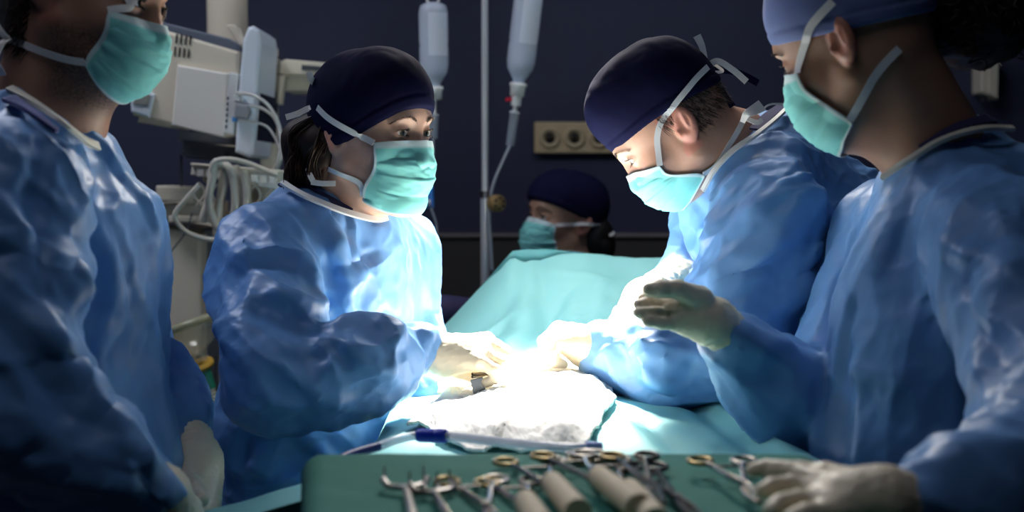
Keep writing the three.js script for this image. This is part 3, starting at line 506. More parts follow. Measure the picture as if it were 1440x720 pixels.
// ------------------------------------------------------------------ gauze towel with a little loose terry
const onDrape = (px, py, lift = 0.004) => { let p = Py(px, py, TOP + 0.02); for (let k = 0; k < 14; k++) p = Py(px, py, lerp(p.y, drapeTop(p.x, p.z) + lift, 0.6)); return p; };
function coons(top, right, bottom, left, u, v) {                        // pixel curves, each from low to high parameter
  const at = (c, t) => { const n = c.length - 1, i = Math.min(n - 1, Math.floor(t * n)), f = t * n - i; return [lerp(c[i][0], c[i + 1][0], f), lerp(c[i][1], c[i + 1][1], f)]; };
  const T = at(top, u), B = at(bottom, u), L = at(left, v), R = at(right, v), tl = top[0], tr = top[top.length - 1], bl = bottom[0], br = bottom[bottom.length - 1];
  return [0, 1].map(k => (1 - v) * T[k] + v * B[k] + (1 - u) * L[k] + u * R[k] - ((1 - u) * (1 - v) * tl[k] + u * (1 - v) * tr[k] + (1 - u) * v * bl[k] + u * v * br[k]));
}
{
  const top = [[668, 522], [700, 508], [740, 503], [790, 506], [836, 514]], bottom = [[572, 604], [590, 606], [612, 614], [628, 626], [655, 634], [682, 641], [700, 633], [735, 640], [780, 640], [822, 634]], left = [[668, 522], [652, 536], [628, 556], [606, 574], [588, 590], [572, 604]], right = [[836, 514], [856, 540], [866, 566], [850, 586], [840, 606], [822, 634]];
  const pts = new Map(), NU = 170, NV = 170, r = rng(8);
  const f = (u, v) => {
    const [x, y] = coons(top, right, bottom, left, u, v); let p = onDrape(x, y); const e = Math.min(u, 1 - u, v, 1 - v);
    p.y = drapeTop(p.x, p.z) + 0.008 + 0.016 * smooth(0, 0.12, e) + 0.012 * Math.max(0, noise(p.x * 13, p.z * 9, 3.1)) + 0.006 * noise(p.x * 30 + 5, p.z * 22, 7.7) + 0.0022 * noise(p.x * 95, p.z * 60, 2) + 0.0018 * Math.abs(noise(p.x * 40 + p.z * 120, p.z * 160 - p.x * 30, 4)) + 0.0016 * (r() - 0.5);
    p.x += 0.003 * noise(p.z * 60, u * 9, 3) * (e < 0.03 ? 1 : 0.2); p.z += 0.003 * noise(p.x * 60, v * 9, 9) * (e < 0.03 ? 1 : 0.2); return p;
  };
  const c = onDrape(720, 580); single('gauze_towel', (() => { const g = sheet(f, NU, NV, 0.004); return g; })(), std(0xeeeeea, 0.95, { sheen: 0.3 }), 'crumpled white gauze towel under the bright lamp light on the drape', 'towel', V(c.x, TOP, c.z));
}
// suction tube lying across the towel
{
  const mBlue = std(0x1232b8, 0.35), mNavyTube = std(0x16297e, 0.4), mClearT = std(0xf4f6ff, 0.15, { transmission: 0.4, thickness: 0 }), lift = 0.03;
  const pts = [[464, 652], [500, 637], [532, 628], [560, 618], [588, 612]].map(([x, y]) => onDrape(x, y, lift)), p2 = [[626, 613], [690, 620], [760, 627], [800, 630], [832, 629]].map(([x, y]) => onDrape(x, y, lift));
  const t = thing('suction_tube', 'clear suction tube with a blue connector lying along the front of the towel', 'tube', onDrape(606, 612, lift));
  part(t, 'dark_tube', tube(pts.slice(0, 3), 0.0055, 30, 10), mNavyTube); part(t, 'tube', tube(pts.slice(2), 0.0055, 30, 12), mClearT); part(t, 'front_tube', tube(p2, 0.0055, 50, 12), mClearT);
  const a = onDrape(586, 612, lift), b = onDrape(628, 613.5, lift), ax = b.clone().sub(a).normalize(), q = new THREE.Quaternion().setFromUnitVectors(V(0, 1, 0), ax), L = a.distanceTo(b);
  part(t, 'connector', place(lathe([[0.004, 0], [0.0075, 0.001], [0.0085, 0.004], [0.0085, L * 0.6], [0.0078, L * 0.62], [0.0078, L * 0.68], [0.0088, L * 0.7], [0.0088, L - 0.003], [0.0075, L], [0.004, L]], 20), a, q), mBlue);
  const e = p2[4], e0 = p2[3]; part(t, 'tip', rod(e0.clone().lerp(e, 0.75), e.clone().addScaledVector(e.clone().sub(e0).normalize(), 0.012), 0.0072, 16, 0.006), std(0xb4c2ff, 0.3));
}

// ------------------------------------------------------------------ instrument stand with its green cloth
const TRAY = 1.15;
const mGreen = std(0x2f7d70, 0.85);
{
  const back = Py(720, 641, TRAY).z, l = Py(428, 662, TRAY).x + 0.008, rgt = 0.31, front = -0.93, cx = (l + rgt) / 2, cz = (back + front) / 2;
  const t = thing('instrument_stand', 'steel instrument stand carrying the green covered tray', 'stand', V(cx + 0.1, 0, cz));
  part(t, 'tray', place(box(rgt - l - 0.12, 0.016, front - back - 0.02, 0.006), V(cx + 0.05, TRAY - 0.014, cz)), mSteel);
  part(t, 'column', rod(V(rgt - 0.04, 0.06, cz), V(rgt - 0.04, TRAY - 0.03, cz), 0.014, 20), mSteel);
  part(t, 'arm', tube([V(rgt - 0.04, TRAY - 0.036, cz), V(cx, TRAY - 0.036, cz), V(l + 0.12, TRAY - 0.036, cz)], 0.01, 20, 10), mSteel);
  part(t, 'base', merge([rod(V(rgt - 0.04, 0.05, cz - 0.2), V(rgt - 0.04, 0.05, cz + 0.2), 0.016, 16), rod(V(rgt - 0.04, 0.05, cz), V(l + 0.1, 0.05, cz), 0.016, 16)]), mSteel);
  for (const [x, z] of [[rgt - 0.04, cz - 0.2], [rgt - 0.04, cz + 0.2], [l + 0.1, cz]]) part(t, 'caster', place(new THREE.CylinderGeometry(0.025, 0.025, 0.02, 16), V(x, 0.025, z), new THREE.Quaternion().setFromAxisAngle(V(0, 0, 1), Math.PI / 2)), mDark);
  // cloth: rounded corners, sides falling
  const cover = sheet((u, v) => {
    const hang = 0.17, W = rgt - l, D = front - back, sx = -hang + u * (W + 2 * hang), sz = -hang + v * (D + 2 * hang), ox = sx < 0 ? -sx : sx > W ? sx - W : 0, oz = sz < 0 ? -sz : sz > D ? sz - D : 0, o = Math.hypot(ox, oz);
    const R = 0.022, drop = o < R * 1.57 ? R * (1 - Math.cos(o / R)) : R + (o - R * 1.57), out = o < R * 1.57 ? R * Math.sin(o / R) : R; const dx = o ? ox / o : 0, dz = o ? oz / o : 0;
    const bx = clamp(sx, 0, W) + (sx < 0 ? -1 : 1) * dx * out, bz = clamp(sz, 0, D) + (sz < 0 ? -1 : 1) * dz * out, wave = o > R ? 0.006 * Math.sin((bx + bz) * 55) * smooth(R, hang, o) : 0;
    return V(l + bx + wave + 0.07 * clamp((bz / D), 0, 1) * (1 - bx / W), TRAY + 0.0015 * noise(bx * 20, bz * 20, 1) + 0.0015 * Math.max(0, noise(bx * 8 + 4, bz * 10, 6)) - drop, back + bz + wave);
  }, 120, 90, 0.002);
  single('tray_cloth', cover, mGreen, 'dark green cloth covering the instrument tray', 'cloth', V(cx, TRAY, cz));
}
// instruments: ring-handled clamps and hooked retractors
const mInst = std(0xa09a94, 0.26, { metalness: 1 }), mInstDark = std(0x4a4442, 0.3, { metalness: 1 }), mGold = std(0x8d7a52, 0.3, { metalness: 1 }), mSleeve = std(0xdccdb0, 0.7);
function onTray(px, py, h = 0.006) { return Py(px, py, TRAY + h); }
function ringed(hx, hy, tx, ty, label, o = {}) {
  const a = onTray(hx, hy), b0 = onTray(tx, ty), dir = b0.clone().sub(a).setY(0).normalize(), L = o.len ?? 0.17, side = V(-dir.z, 0, dir.x), sp = o.open ?? 0.02, R = 0.0115, t = thing('ringed_clamp', label, 'clamp', a, 'ring-handled instruments on the tray'), h = o.lift ?? 0;
  const at = (f, s, y = 0) => a.clone().addScaledVector(dir, f * L).addScaledVector(side, s).add(V(0, y + h, 0));
  for (const s of [-1, 1]) {
    const c = at(0.03, s * sp), ring = new THREE.TorusGeometry(R, 0.0026, 8, 24); ring.scale(1, 1.25, 1); ring.rotateX(Math.PI / 2); ring.applyQuaternion(new THREE.Quaternion().setFromUnitVectors(V(0, 0, 1), dir));
    const lever = part(t, 'lever', taper([at(0.10, s * (sp - 0.003)), at(0.2, s * sp * 0.62), at(0.45, s * sp * 0.3, 0.001 * s), at(0.62, 0, 0.0012 * s), at(0.8, -s * 0.004, 0.001 * s), at(1, -s * 0.0015)], k => k > 0.6 ? 0.0038 - 0.004 * (k - 0.6) : 0.0028 + 0.0012 * k, 26, 8), o.mat ?? mInst);
    part(lever, 'finger_ring', place(ring, c), s > 0 && o.gold !== false ? mGold : o.mat ?? mInst, s > 0 && o.gold !== false ? 'gold coloured finger ring' : undefined);
  }
  part(t, 'hinge', place(new THREE.CylinderGeometry(0.0042, 0.0042, 0.009, 14), at(0.62, 0)), o.mat ?? mInst);
  part(t, 'ratchet', place(box(0.004, 0.003, sp * 1.1, 0.001), at(0.17, 0), new THREE.Quaternion().setFromUnitVectors(V(0, 0, 1), side)), o.mat ?? mInst);
  if (o.sleeve) { const f = o.sleeve, c0 = at(f, 0, 0.006), c1 = at(f + 0.52, 0, 0.006); part(t, 'swab', merge([rod(c0, c1, 0.0108, 18, 0.0125), place(new THREE.SphereGeometry(0.0106, 14, 10), c0)]), mSleeve, 'beige cotton swab'); }
  return t;
}
ringed(662, 674, 692, 730, 'ring-handled clamp beside the comb-toothed retractor', { open: 0.024 });
ringed(716, 676, 752, 735, 'ring-handled clamp with its tip under a beige swab end', { open: 0.022, sleeve: 0.62 });
ringed(742, 652, 792, 712, 'ring-handled clamp holding an upright beige swab', { open: 0.024, len: 0.21, sleeve: 0.6, lift: 0.004 });
ringed(790, 649, 868, 712, 'ring-handled clamp holding the widest beige swab', { open: 0.022, len: 0.22, sleeve: 0.6, lift: 0.008 });
ringed(842, 650, 905, 728, 'ring-handled clamp with a small beige swab beside the dark pair', { open: 0.02, len: 0.21, sleeve: 0.76, lift: 0.004 });
ringed(884, 650, 938, 730, 'slender dark ring-handled clamp beside the small swab', { open: 0.018, len: 0.2, mat: mInstDark, lift: 0.008 });
ringed(900, 660, 968, 722, 'thick dark ring-handled clamp crossing its neighbour', { open: 0.014, len: 0.22, mat: mInstDark, lift: 0.004, gold: false });
ringed(1014, 663, 1062, 720, 'ring-handled clamp picked up by the gloved hand over the tray', { open: 0.022, lift: 0.012 });
function retractor(hx, hy, tx, ty, label, teeth, mat) {
  const a = onTray(hx, hy, 0.008), b = onTray(tx, ty, 0.008), dir = b.clone().sub(a).setY(0).normalize(), side = V(-dir.z, 0, dir.x), t = thing('rake_retractor', label, 'retractor', a, 'retractors on the tray'), at = (f, s, y = 0) => a.clone().addScaledVector(dir, f).addScaledVector(side, s).add(V(0, y, 0));
  part(t, 'shaft', taper([at(0.018, 0), at(0.07, 0), at(0.16, 0)], k => 0.0035 + 0.0015 * k, 14, 10), mat);
  part(t, 'head', tube([at(-0.004, -0.021, 0.004), at(0.006, -0.016), at(0.014, 0), at(0.006, 0.016), at(-0.004, 0.021, 0.004)], 0.0036, 24, 8), mat);
  for (let k = 0; k < teeth; k++) { const s = lerp(-0.019, 0.019, k / (teeth - 1)), f0 = 0.012 - Math.abs(s) * 0.55; part(t, 'prong', taper([at(f0, s), at(f0 - 0.014, s, 0.001), at(f0 - 0.022, s, 0.006), at(f0 - 0.022, s, 0.013)], k2 => 0.0022 - 0.0012 * k2, 12, 6), mat); }
}
retractor(570, 681, 582, 735, 'pale two-winged retractor at the end of the row', 2, std(0xd8cfc8, 0.35, { metalness: 0.7 }));
retractor(608, 688, 634, 735, 'steel comb-toothed retractor with four prongs', 4, mInst);
{ // kidney-shaped ring of steel at the back of the tray
  const c = onTray(826, 646, 0.004), g = new THREE.TorusGeometry(0.02, 0.003, 8, 32); g.scale(1.1, 0.75, 1); g.rotateX(Math.PI / 2); single('steel_ring', merge([place(g, c), place((() => { const d = new THREE.TorusGeometry(0.02, 0.0022, 8, 32); d.scale(1.1, 0.75, 1); d.rotateX(Math.PI / 2); d.translate(0, 0.006, 0); return d; })(), c)]), mInst, 'oval polished steel ring lying at the back edge of the tray cloth', 'ring', c);
}

// ------------------------------------------------------------------ people
const SKIN = { fair: [0.60, 0.36, 0.26], man: [0.52, 0.29, 0.20], tan: [0.40, 0.215, 0.14], olive: [0.44, 0.25, 0.165], warm: [0.36, 0.19, 0.115] };
const mSkin = std(0xffffff, 0.48, { vertexColors: true, sheen: 0.15, sheenRoughness: 0.5 }), mMask = std(0xffffff, 0.8, { vertexColors: true }), mEye = std(0xffffff, 0.08, { vertexColors: true });
const mGown = std(new THREE.Color().setRGB(0.125, 0.285, 0.575), 0.44, { specularIntensity: 1.0, sheen: 0.25, sheenRoughness: 0.5, sheenColor: new THREE.Color(0xbcd2f2) });
const mCap = std(new THREE.Color().setRGB(0.0065, 0.007, 0.030), 0.85, { specularIntensity: 0.12 }), mCapPale = std(new THREE.Color().setRGB(0.11, 0.15, 0.33), 0.8), mScrub = std(new THREE.Color().setRGB(0.024, 0.022, 0.085), 0.8), mTie = std(0xe9e6e2, 0.8), mGlove = std(0xe4d6ba, 0.42, { clearcoat: 0.15, clearcoatRoughness: 0.5 }), mTrouser = std(0x1b2547, 0.85), mShoe = std(0xd8d8d6, 0.5), mTrim = std(0xd9d3c4, 0.8);
const mHairDark = std(0x23130c, 0.6, { specularIntensity: 0.5 }), mHairBlack = std(0x120d0b, 0.5), mHairCurl = std(0x2a1a10, 0.5), mHairGrey = std(0x3a2c22, 0.55);

// squared distance to the nearest of scattered points: shallow hollows that meet in sharp ridges
function hollows(x, y, z) {
  const i = Math.floor(x), j = Math.floor(y), k = Math.floor(z); let best = 9;
  for (let a = -1; a <= 1; a++) for (let b = -1; b <= 1; b++) for (let c = -1; c <= 1; c++) {
    let h = Math.imul(i + a, 374761393) ^ Math.imul(j + b, 668265263) ^ Math.imul(k + c, 2147483647 - 5); h = Math.imul(h ^ (h >>> 13), 1274126177); h ^= h >>> 16;
    const px = i + a + (h & 1023) / 1023, py = j + b + ((h >>> 10) & 1023) / 1023, pz = k + c + ((h >>> 20) & 1023) / 1023, d = (x - px) ** 2 + (y - py) ** 2 + (z - pz) ** 2; if (d < best) best = d;
  }
  return best;
}
// stiff paper-like cloth: hollow facets that meet in sharp creases, drawn out along an axis
function crumple(m, zones, s) {
  const Z = zones.map(z => { const a = V(...z.axis).normalize(), b = V().crossVectors(a, Math.abs(a.y) > 0.8 ? V(1, 0, 0) : V(0, 1, 0)).normalize(), c = V().crossVectors(a, b); return { ...z, a, b, c }; });
  displace(m, (x, y, z) => {
    let d = 0;
    for (const q of Z) {
      const w = q.where ? q.where(x, y, z) : 1; if (w <= 0) continue;
      const wx = x + 0.02 * noise(x * 4, y * 4, z * 4 + s), wy = y + 0.02 * noise(x * 4 + 9, y * 4, z * 4), wz = z + 0.02 * noise(x * 4, y * 4 + 5, z * 4);
      const u = q.a.x * wx + q.a.y * wy + q.a.z * wz, v = q.b.x * wx + q.b.y * wy + q.b.z * wz, t = q.c.x * wx + q.c.y * wy + q.c.z * wz, k = q.k ?? 1;
      d += w * (2.2 * q.big * (hollows(u * 3.2 * k + s, v * 9.5 * k, t * 9.5 * k) - 0.3) + 1.9 * q.mid * (hollows(u * 6.5 * k, v * 20 * k + s, t * 20 * k) - 0.3) + q.fine * (0.25 - Math.abs(noise(u * 9 * k, v * 36 * k, t * 36 * k + s)) * 1.7));
    }
    return d;
  });
}
function headFrame(o, fwd, up, s) {
  const q = frame(fwd, up), qi = q.clone().invert(), m = new THREE.Matrix4().makeRotationFromQuaternion(qi).elements;
  return { o, q, qi, s, out: v => v.clone().multiplyScalar(s).applyQuaternion(q).add(o), in: v => v.clone().sub(o).applyQuaternion(qi).divideScalar(s), inXYZ: (x, y, z) => { x = (x - o.x) / s; y = (y - o.y) / s; z = (z - o.z) / s; return [m[0] * x + m[4] * y + m[8] * z, m[1] * x + m[5] * y + m[9] * z, m[2] * x + m[6] * y + m[10] * z]; } };
}
function headField(male, neckLocal, neckR, tuck = 0, chin = 0, occ = 0, nose = 0) {
  const f = new Field();
  f.ell(V(0, 0.035, -0.012 + occ), [0.075, 0.09, 0.097 - occ], null, 0.02).ell(V(0, 0.045, 0.03), [0.064, 0.06, 0.064], null, 0.03).ell(V(0, -0.03 + chin * 0.6, 0.033), [male ? 0.060 : 0.056, 0.075, 0.06], null, 0.03);
  for (const s of [-1, 1]) f.cap(V(s * 0.054, -0.045, 0.0), V(s * 0.018, -0.1 + chin, 0.066), male ? 0.02 : 0.016, 0.016, 0.03).ell(V(s * 0.043, -0.022, 0.056), [0.02, 0.018, 0.022], null, 0.025);
  f.ell(V(0, -0.1 + chin, 0.072), [0.022, 0.017, 0.017], null, 0.02);
  f.cap(V(-0.028, 0.031, 0.083), V(0.028, 0.031, 0.083), 0.0105, 0.0105, 0.018);
  f.cap(V(0, 0.014, 0.087), V(0, -0.03, 0.108 - nose), 0.008, 0.0105, 0.014).cap(V(0, -0.034, 0.106 - nose), V(0, -0.036, 0.108 - nose), 0.011, 0.011, 0.008);
  for (const s of [-1, 1]) f.ell(V(s * 0.012, -0.038, 0.1), [0.008, 0.007, 0.01], null, 0.006);
  f.cap(V(-0.018, -0.066, 0.09), V(0.018, -0.066, 0.09), 0.007, 0.007, 0.01).cap(V(-0.016, -0.076, 0.088), V(0.016, -0.076, 0.088), 0.007, 0.007, 0.01);
  for (const s of [-1, 1]) {
    f.ell(V(s * 0.032, 0.009, 0.1), [0.02, 0.0125, 0.015], null, 0.014, -1);
    f.ell(V(s * 0.031, 0.008, 0.0765), [0.0155, 0.0148, 0.0146], null, 0.005);
    f.ell(V(s * 0.0325, 0.0075, 0.093), [0.0135, 0.0046, 0.013], null, 0.001, -1);
  }
  if (neckLocal) { f.cap(V(0, -0.035, -0.03), neckLocal, neckR * 0.93, neckR, 0.035); f.cap(V(0, -0.075, 0.03), neckLocal.clone().add(V(0, 0, 0.03)), 0.03, neckR * 0.7, 0.05); }
  for (const s of [-1, 1]) {
    const q = new THREE.Quaternion().setFromEuler(new THREE.Euler(-0.22, s * -0.32, s * -0.1));
    f.ell(V(s * (0.078 - tuck), 0.0, -0.016), [0.0085, 0.0315, 0.0195], q, 0.006);
    f.ell(V(s * (0.0885 - tuck), 0.003, -0.014), [0.0075, 0.0215, 0.0125], q, 0.003, -1);
    f.ell(V(s * (0.083 - tuck), 0.006, -0.02), [0.0045, 0.014, 0.0035], q, 0.004);
    f.ell(V(s * (0.078 - tuck), -0.006, 0.0005), [0.0045, 0.006, 0.0035], q, 0.004);
  }
  return f;
}
function capField(c) {
  const f = new Field(); f.ell(V(0, 0.04, c.cz ?? -0.012), [c.w ?? 0.083, c.h ?? 0.1, c.d ?? 0.108], null, 0.03);
  for (const [x, y, z, a, b, e] of c.pouf ?? []) f.ell(V(x, y, z), [a, b, e], null, 0.03);
  const [y0, y1] = c.rim, slope = (y0 - y1) / 0.2, L = Math.hypot(1, slope);                            // height of the rim at the brow and at the nape
  const plane = (x, y, z) => -(y - (y0 + (z - 0.1) * slope) + (c.arch ?? 0) * Math.cos(clamp(z, -0.1, 0.1) * 15.7)) / L;
  f.fn((x, y, z) => plane(x, y, z), 0.002, 0);
  return { f, plane };
}
function surfFrom(f, p, c = V(0, 0.02, -0.01), lift = 0.0016) { const d = p.clone().sub(c).normalize(), h = hitRay(c.clone().addScaledVector(d, 0.3), d.clone().negate(), f, 0, 0.3); return h ? h.addScaledVector(d, lift) : p; }

function makePerson(sp) {
  const t = thing('person', sp.label, 'person', sp.base);
  const fr = headFrame(sp.head.o, sp.head.fwd, sp.head.up, sp.head.s), nb = fr.in(sp.neck), hf = headField(sp.male, nb, sp.neckR / sp.head.s, sp.tuck, sp.chin, sp.occ, sp.nose), cp_ = capField(sp.cap);
  // --- head, neck and the body inside the clothes: one skin
  const hm = meshField(hf, sp.fine ?? 0.0026, V(-0.11, Math.min(-0.14, nb.y - 0.05), Math.min(-0.14, nb.z - 0.08)), V(0.11, 0.15, Math.max(0.14, nb.z + 0.09)));
  smoothMesh(hm, 1, 0.3);
  const tone = SKIN[sp.skin], skinAt = (x, y, z) => {
    const n = 0.06 * noise(x * 60, y * 60, z * 60) + 0.05 * noise(x * 160, y * 160, z * 160), ear = Math.abs(x) > 0.073 && Math.abs(y) < 0.045 && z < 0.02 ? 1 : 0, cheek = Math.exp(-(((Math.abs(x) - 0.045) / 0.02) ** 2 + ((y + 0.025) / 0.025) ** 2 + ((z - 0.065) / 0.03) ** 2));
    let c = [tone[0] * (1 + n + 0.12 * ear), tone[1] * (1 + n - 0.16 * ear - 0.1 * cheek), tone[2] * (1 + n - 0.12 * ear - 0.1 * cheek)];
    let st = 0;
    if (sp.beard) st = Math.max(st, sp.beard * smooth(-0.025, -0.05, y) * smooth(-0.02, 0.015, z) * smooth(-0.155, -0.125, y));
    if (sp.shaved) st = Math.max(st, sp.shaved * smooth(0.0, -0.03, z) * smooth(-0.06, -0.03, y));
    if (st) { const g = st * (0.75 + 0.5 * noise(x * 420, y * 420, z * 420)); c = c.map((v, i) => lerp(v, [0.035, 0.022, 0.016][i], clamp(g, 0, 0.97))); }
    return c;
  };
  const hg = toGeo(hm, skinAt); hg.scale(fr.s, fr.s, fr.s); hg.applyQuaternion(fr.q); hg.translate(fr.o.x, fr.o.y, fr.o.z);
  const bf = new Field(); for (const [a, b, ra, rb] of sp.bones) bf.cap(a, b, ra, rb, 0.03);
  const bm = meshField(bf, 0.016, sp.lo, sp.hi), bg = toGeo(bm, () => tone);
  part(t, 'body', mergeGeometries([hg, bg].map(g => g.index ? g.toNonIndexed() : g)), mSkin);
  // --- eyes and brows
  for (const s of [-1, 1]) {
    const c = V(s * 0.031, 0.008, 0.0768), g = new THREE.SphereGeometry(0.0128, 40, 28), gz = (sp.gaze ?? V(0, 0, 1)).clone().normalize();
    colorGeo(g, (i, x, y, z) => { const a = V(x, y, z).normalize().angleTo(gz); return a < 0.2 ? [0.006, 0.005, 0.005] : a < 0.46 ? (sp.iris ?? [0.06, 0.035, 0.02]) : [0.72, 0.69, 0.66]; });
    g.translate(c.x, c.y, c.z); g.scale(fr.s, fr.s, fr.s); g.applyQuaternion(fr.q); g.translate(fr.o.x, fr.o.y, fr.o.z); part(t, 'eye', g, mEye);
    const bp = [[0.012, 0.027], [0.022, 0.0315], [0.034, 0.033], [0.044, 0.029], [0.05, 0.023]].map(([x, y]) => { const h = hitRay(V(s * x, y + (sp.browLift ?? 0), 0.2), V(0, 0, -1), hf, 0, 0.25); return h ?? V(s * x, y, 0.09); }), rr = rng(7), hs = [];
    const bc = new THREE.CatmullRomCurve3(bp); for (let k = 0; k < 70; k++) { const u = k / 69, p = bc.getPoint(u).add(V(0, (rr() - 0.5) * 0.006 * (1 - u * 0.7), 0.0006)), e = p.clone().add(V(s * (0.004 + 0.003 * rr()), 0.003 * (1 - 1.6 * u) + 0.001 * rr(), 0.0012 - 0.0025 * u)); hs.push(taper([p, p.clone().lerp(e, 0.5).add(V(0, 0, 0.0006)), e], k2 => 0.00042 * (1 - 0.8 * k2), 3, 4)); }
    const bgm = merge(hs); bgm.scale(fr.s, fr.s, fr.s); bgm.applyQuaternion(fr.q); bgm.translate(fr.o.x, fr.o.y, fr.o.z); part(t, 'eyebrow', bgm, sp.hairMat);
    const lh = []; for (const up of [1, -1]) for (let k = 0; k < 26; k++) { const u = lerp(-1, 1, k / 25), p = V(s * 0.0325 + u * 0.0118, 0.0078 + up * 0.0042 * Math.sqrt(Math.max(0, 1 - u * u * 0.9)), 0.0895 - 0.005 * u * u - (s * u > 0 ? 0.0035 * Math.abs(u) : 0)); lh.push(taper([p, p.clone().add(V(u * 0.001, up * 0.001, 0.004)), p.clone().add(V(u * 0.003, up * (0.004), 0.0065))], k2 => (up > 0 ? 0.0004 : 0.00022) * (1 - 0.8 * k2), 3, 4)); }
    const lg = merge(lh); lg.scale(fr.s, fr.s, fr.s); lg.applyQuaternion(fr.q); lg.translate(fr.o.x, fr.o.y, fr.o.z); part(t, 'eyelashes', lg, sp.hairMat);
  }
  // --- cap
  const cm = meshField(cp_.f, 0.0032, V(-0.13, -0.1, -0.16), V(0.13, 0.2, 0.16));
  const cs = (sp.cap.seed ?? 1) * 3.7;
  displace(cm, (x, y, z) => { const up = smooth(0.0, 0.12, -cp_.plane(x, y, z)), low = Math.abs(cp_.plane(x, y, z)); return 0.0026 * up * noise(x * 22 + cs, y * 26, z * 22) + 0.0022 * up * Math.abs(noise(x * 38, y * 16 + cs, z * 38)) - 0.001 * up + (low < 0.016 && low > 0.002 ? 0.0013 : 0) - (Math.abs(low - 0.0175) < 0.0018 ? 0.0012 : 0); });
  const cg = toGeo(smoothMesh(cm, 1, 0.35)); cg.scale(fr.s, fr.s, fr.s); cg.applyQuaternion(fr.q); cg.translate(fr.o.x, fr.o.y, fr.o.z); const capPart = part(t, 'surgical_cap', cg, sp.capMat ?? mCap);
  // --- mask
  const M = sp.mask ?? {}, zf = [[0.004, 0.098], [-0.018, 0.113], [-0.04, 0.1215], [-0.065, 0.121], [-0.092, 0.112], [-0.112, 0.098], [-0.128, 0.074]].map(([y, z]) => [(y - 0.004) * (M.len ?? 1) + 0.004 + (M.dy ?? 0), z + (M.dz ?? 0)]);
  const prof = v => { const n = zf.length - 1, i = Math.min(n - 1, Math.floor(v * n)), k = v * n - i; return [lerp(zf[i][0], zf[i + 1][0], k), lerp(zf[i][1], zf[i + 1][1], k)]; };
  const NU = 96, NV = 90, ms = (M.seed ?? 1) * 5.1;
  const mf = (u, v) => {
    const ph = (u - 0.5) * 2, a = Math.abs(ph), [yf, zz] = prof(v), th = ph * Math.PI / 2, zs = lerp(M.side?.[0] ?? 0.06, M.side?.[1] ?? 0.028, smooth(0.2, 1, v)), ys = lerp(M.sy?.[0] ?? -0.008, M.sy?.[1] ?? -0.098, v), xw = (M.w ?? 0.063) - 0.006 * v;
    let x = xw * Math.sin(th), z = zs + (zz - zs) * Math.cos(th), y = lerp(yf, ys, a ** 1.6);
    const pl = v * 4.2 % 1, o = (v > 0.1 && v < 0.94 ? 0.003 * (pl < 0.16 ? pl / 0.16 : 1 - pl * 0.9) * (1 - a ** 3) : 0) + 0.0045 * a * a * noise(v * 9 + ms, ph * 2.5, ms) + 0.0022 * noise(v * 16, ph * 6 + ms, 3) * (1 - a) + 0.0035 * Math.max(0, 1 - Math.abs(v - 0.42 - 0.1 * ph) * 9) * a;
    x += Math.sin(th) * o; z += Math.cos(th) * o; const p = V(x, y, z); const od = V(Math.sin(th), 0, Math.cos(th)); for (let k = 0; k < 8; k++) { const d = hf.at(p.x, p.y, p.z); if (d < 0.0042) p.addScaledVector(od, 0.0044 - d); } return fr.out(p);
  };
  const mg = sheet(mf, NU, NV, 0.0016), per = (NU + 1) * (NV + 1), teal = [0.20, 0.61, 0.57], pale = [0.62, 0.75, 0.74];
  colorGeo(mg, i => { const k = i % per, u = (k % (NU + 1)) / NU, v = Math.floor(k / (NU + 1)) / NV, a = Math.abs(u - 0.5) * 2; if (i < per) return [0.78, 0.8, 0.8]; const st = v < 0.085 || a > 0.95 || v > 0.97; return st ? pale : Math.abs(v - 0.095) < 0.008 ? [0.4, 0.66, 0.64] : teal; });
  const mp = part(t, 'face_mask', mg, mMask);
  // --- ties of the mask, near side and far side
  const both = new Field(); both.fn((x, y, z) => Math.min(hf.at(x, y, z), cp_.f.at(x, y, z)));
  const world = new Field(); world.fn((x, y, z) => { const [a, b, c] = fr.inXYZ(x, y, z); return Math.min(hf.at(a, b, c), cp_.f.at(a, b, c)) * fr.s; });
  const near = sp.nearSide;                                              // which side of the head faces the photographer: local x sign
  for (const [pix, w, from] of sp.ties) {
    const loc = []; if (from) loc.push(fr.in(mf(from[0], from[1])).add(V(near * 0.001, 0, 0)));
    const way = from ? [toPix(mf(from[0], from[1])), ...pix] : pix; for (let i = 0; i < way.length - 1; i++) { const [x0, y0] = way[i], [x1, y1] = way[i + 1], n = Math.ceil(Math.hypot(x1 - x0, y1 - y0) / 7); for (let k = 1; k <= n; k++) { const h = hit(lerp(x0, x1, k / n), lerp(y0, y1, k / n), world); if (h) loc.push(fr.in(h)); } }
    if (loc.length < 2) continue;
    const lift = loc.map((p, i) => { const g = both.grad(p.x, p.y, p.z); return i || !from ? p.clone().addScaledVector(g, 0.0028) : p; }); for (let s = 0; s < 2; s++) for (let i = 1; i < lift.length - 1; i++) { const a = lift[i - 1].clone().add(lift[i + 1]).multiplyScalar(0.5); if (both.at(a.x, a.y, a.z) > 0.0012) lift[i].lerp(a, 0.6); } const nm = loc.map(p => both.grad(p.x, p.y, p.z));
    for (const m of [1, -1]) { const a = lift.map(p => fr.out(V(p.x * m, p.y, p.z))), b = nm.map(p => V(p.x * m, p.y, p.z).applyQuaternion(fr.q)); part(mp, 'tie', strip(a, w, 0.001, b, 60), mTie); }
  }
  for (const [pts, w, nrm, tw, mat] of sp.bows ?? []) part(mat ? capPart : mp, mat ? 'cap_tie' : 'bow_tail', strip(pts, w, 0.0012, [nrm], 30, tw ?? 0), mat ?? mTie);
  // --- hair
  if (sp.hair) part(t, 'hair', sp.hair({ fr, hf, world }), sp.hairMat);
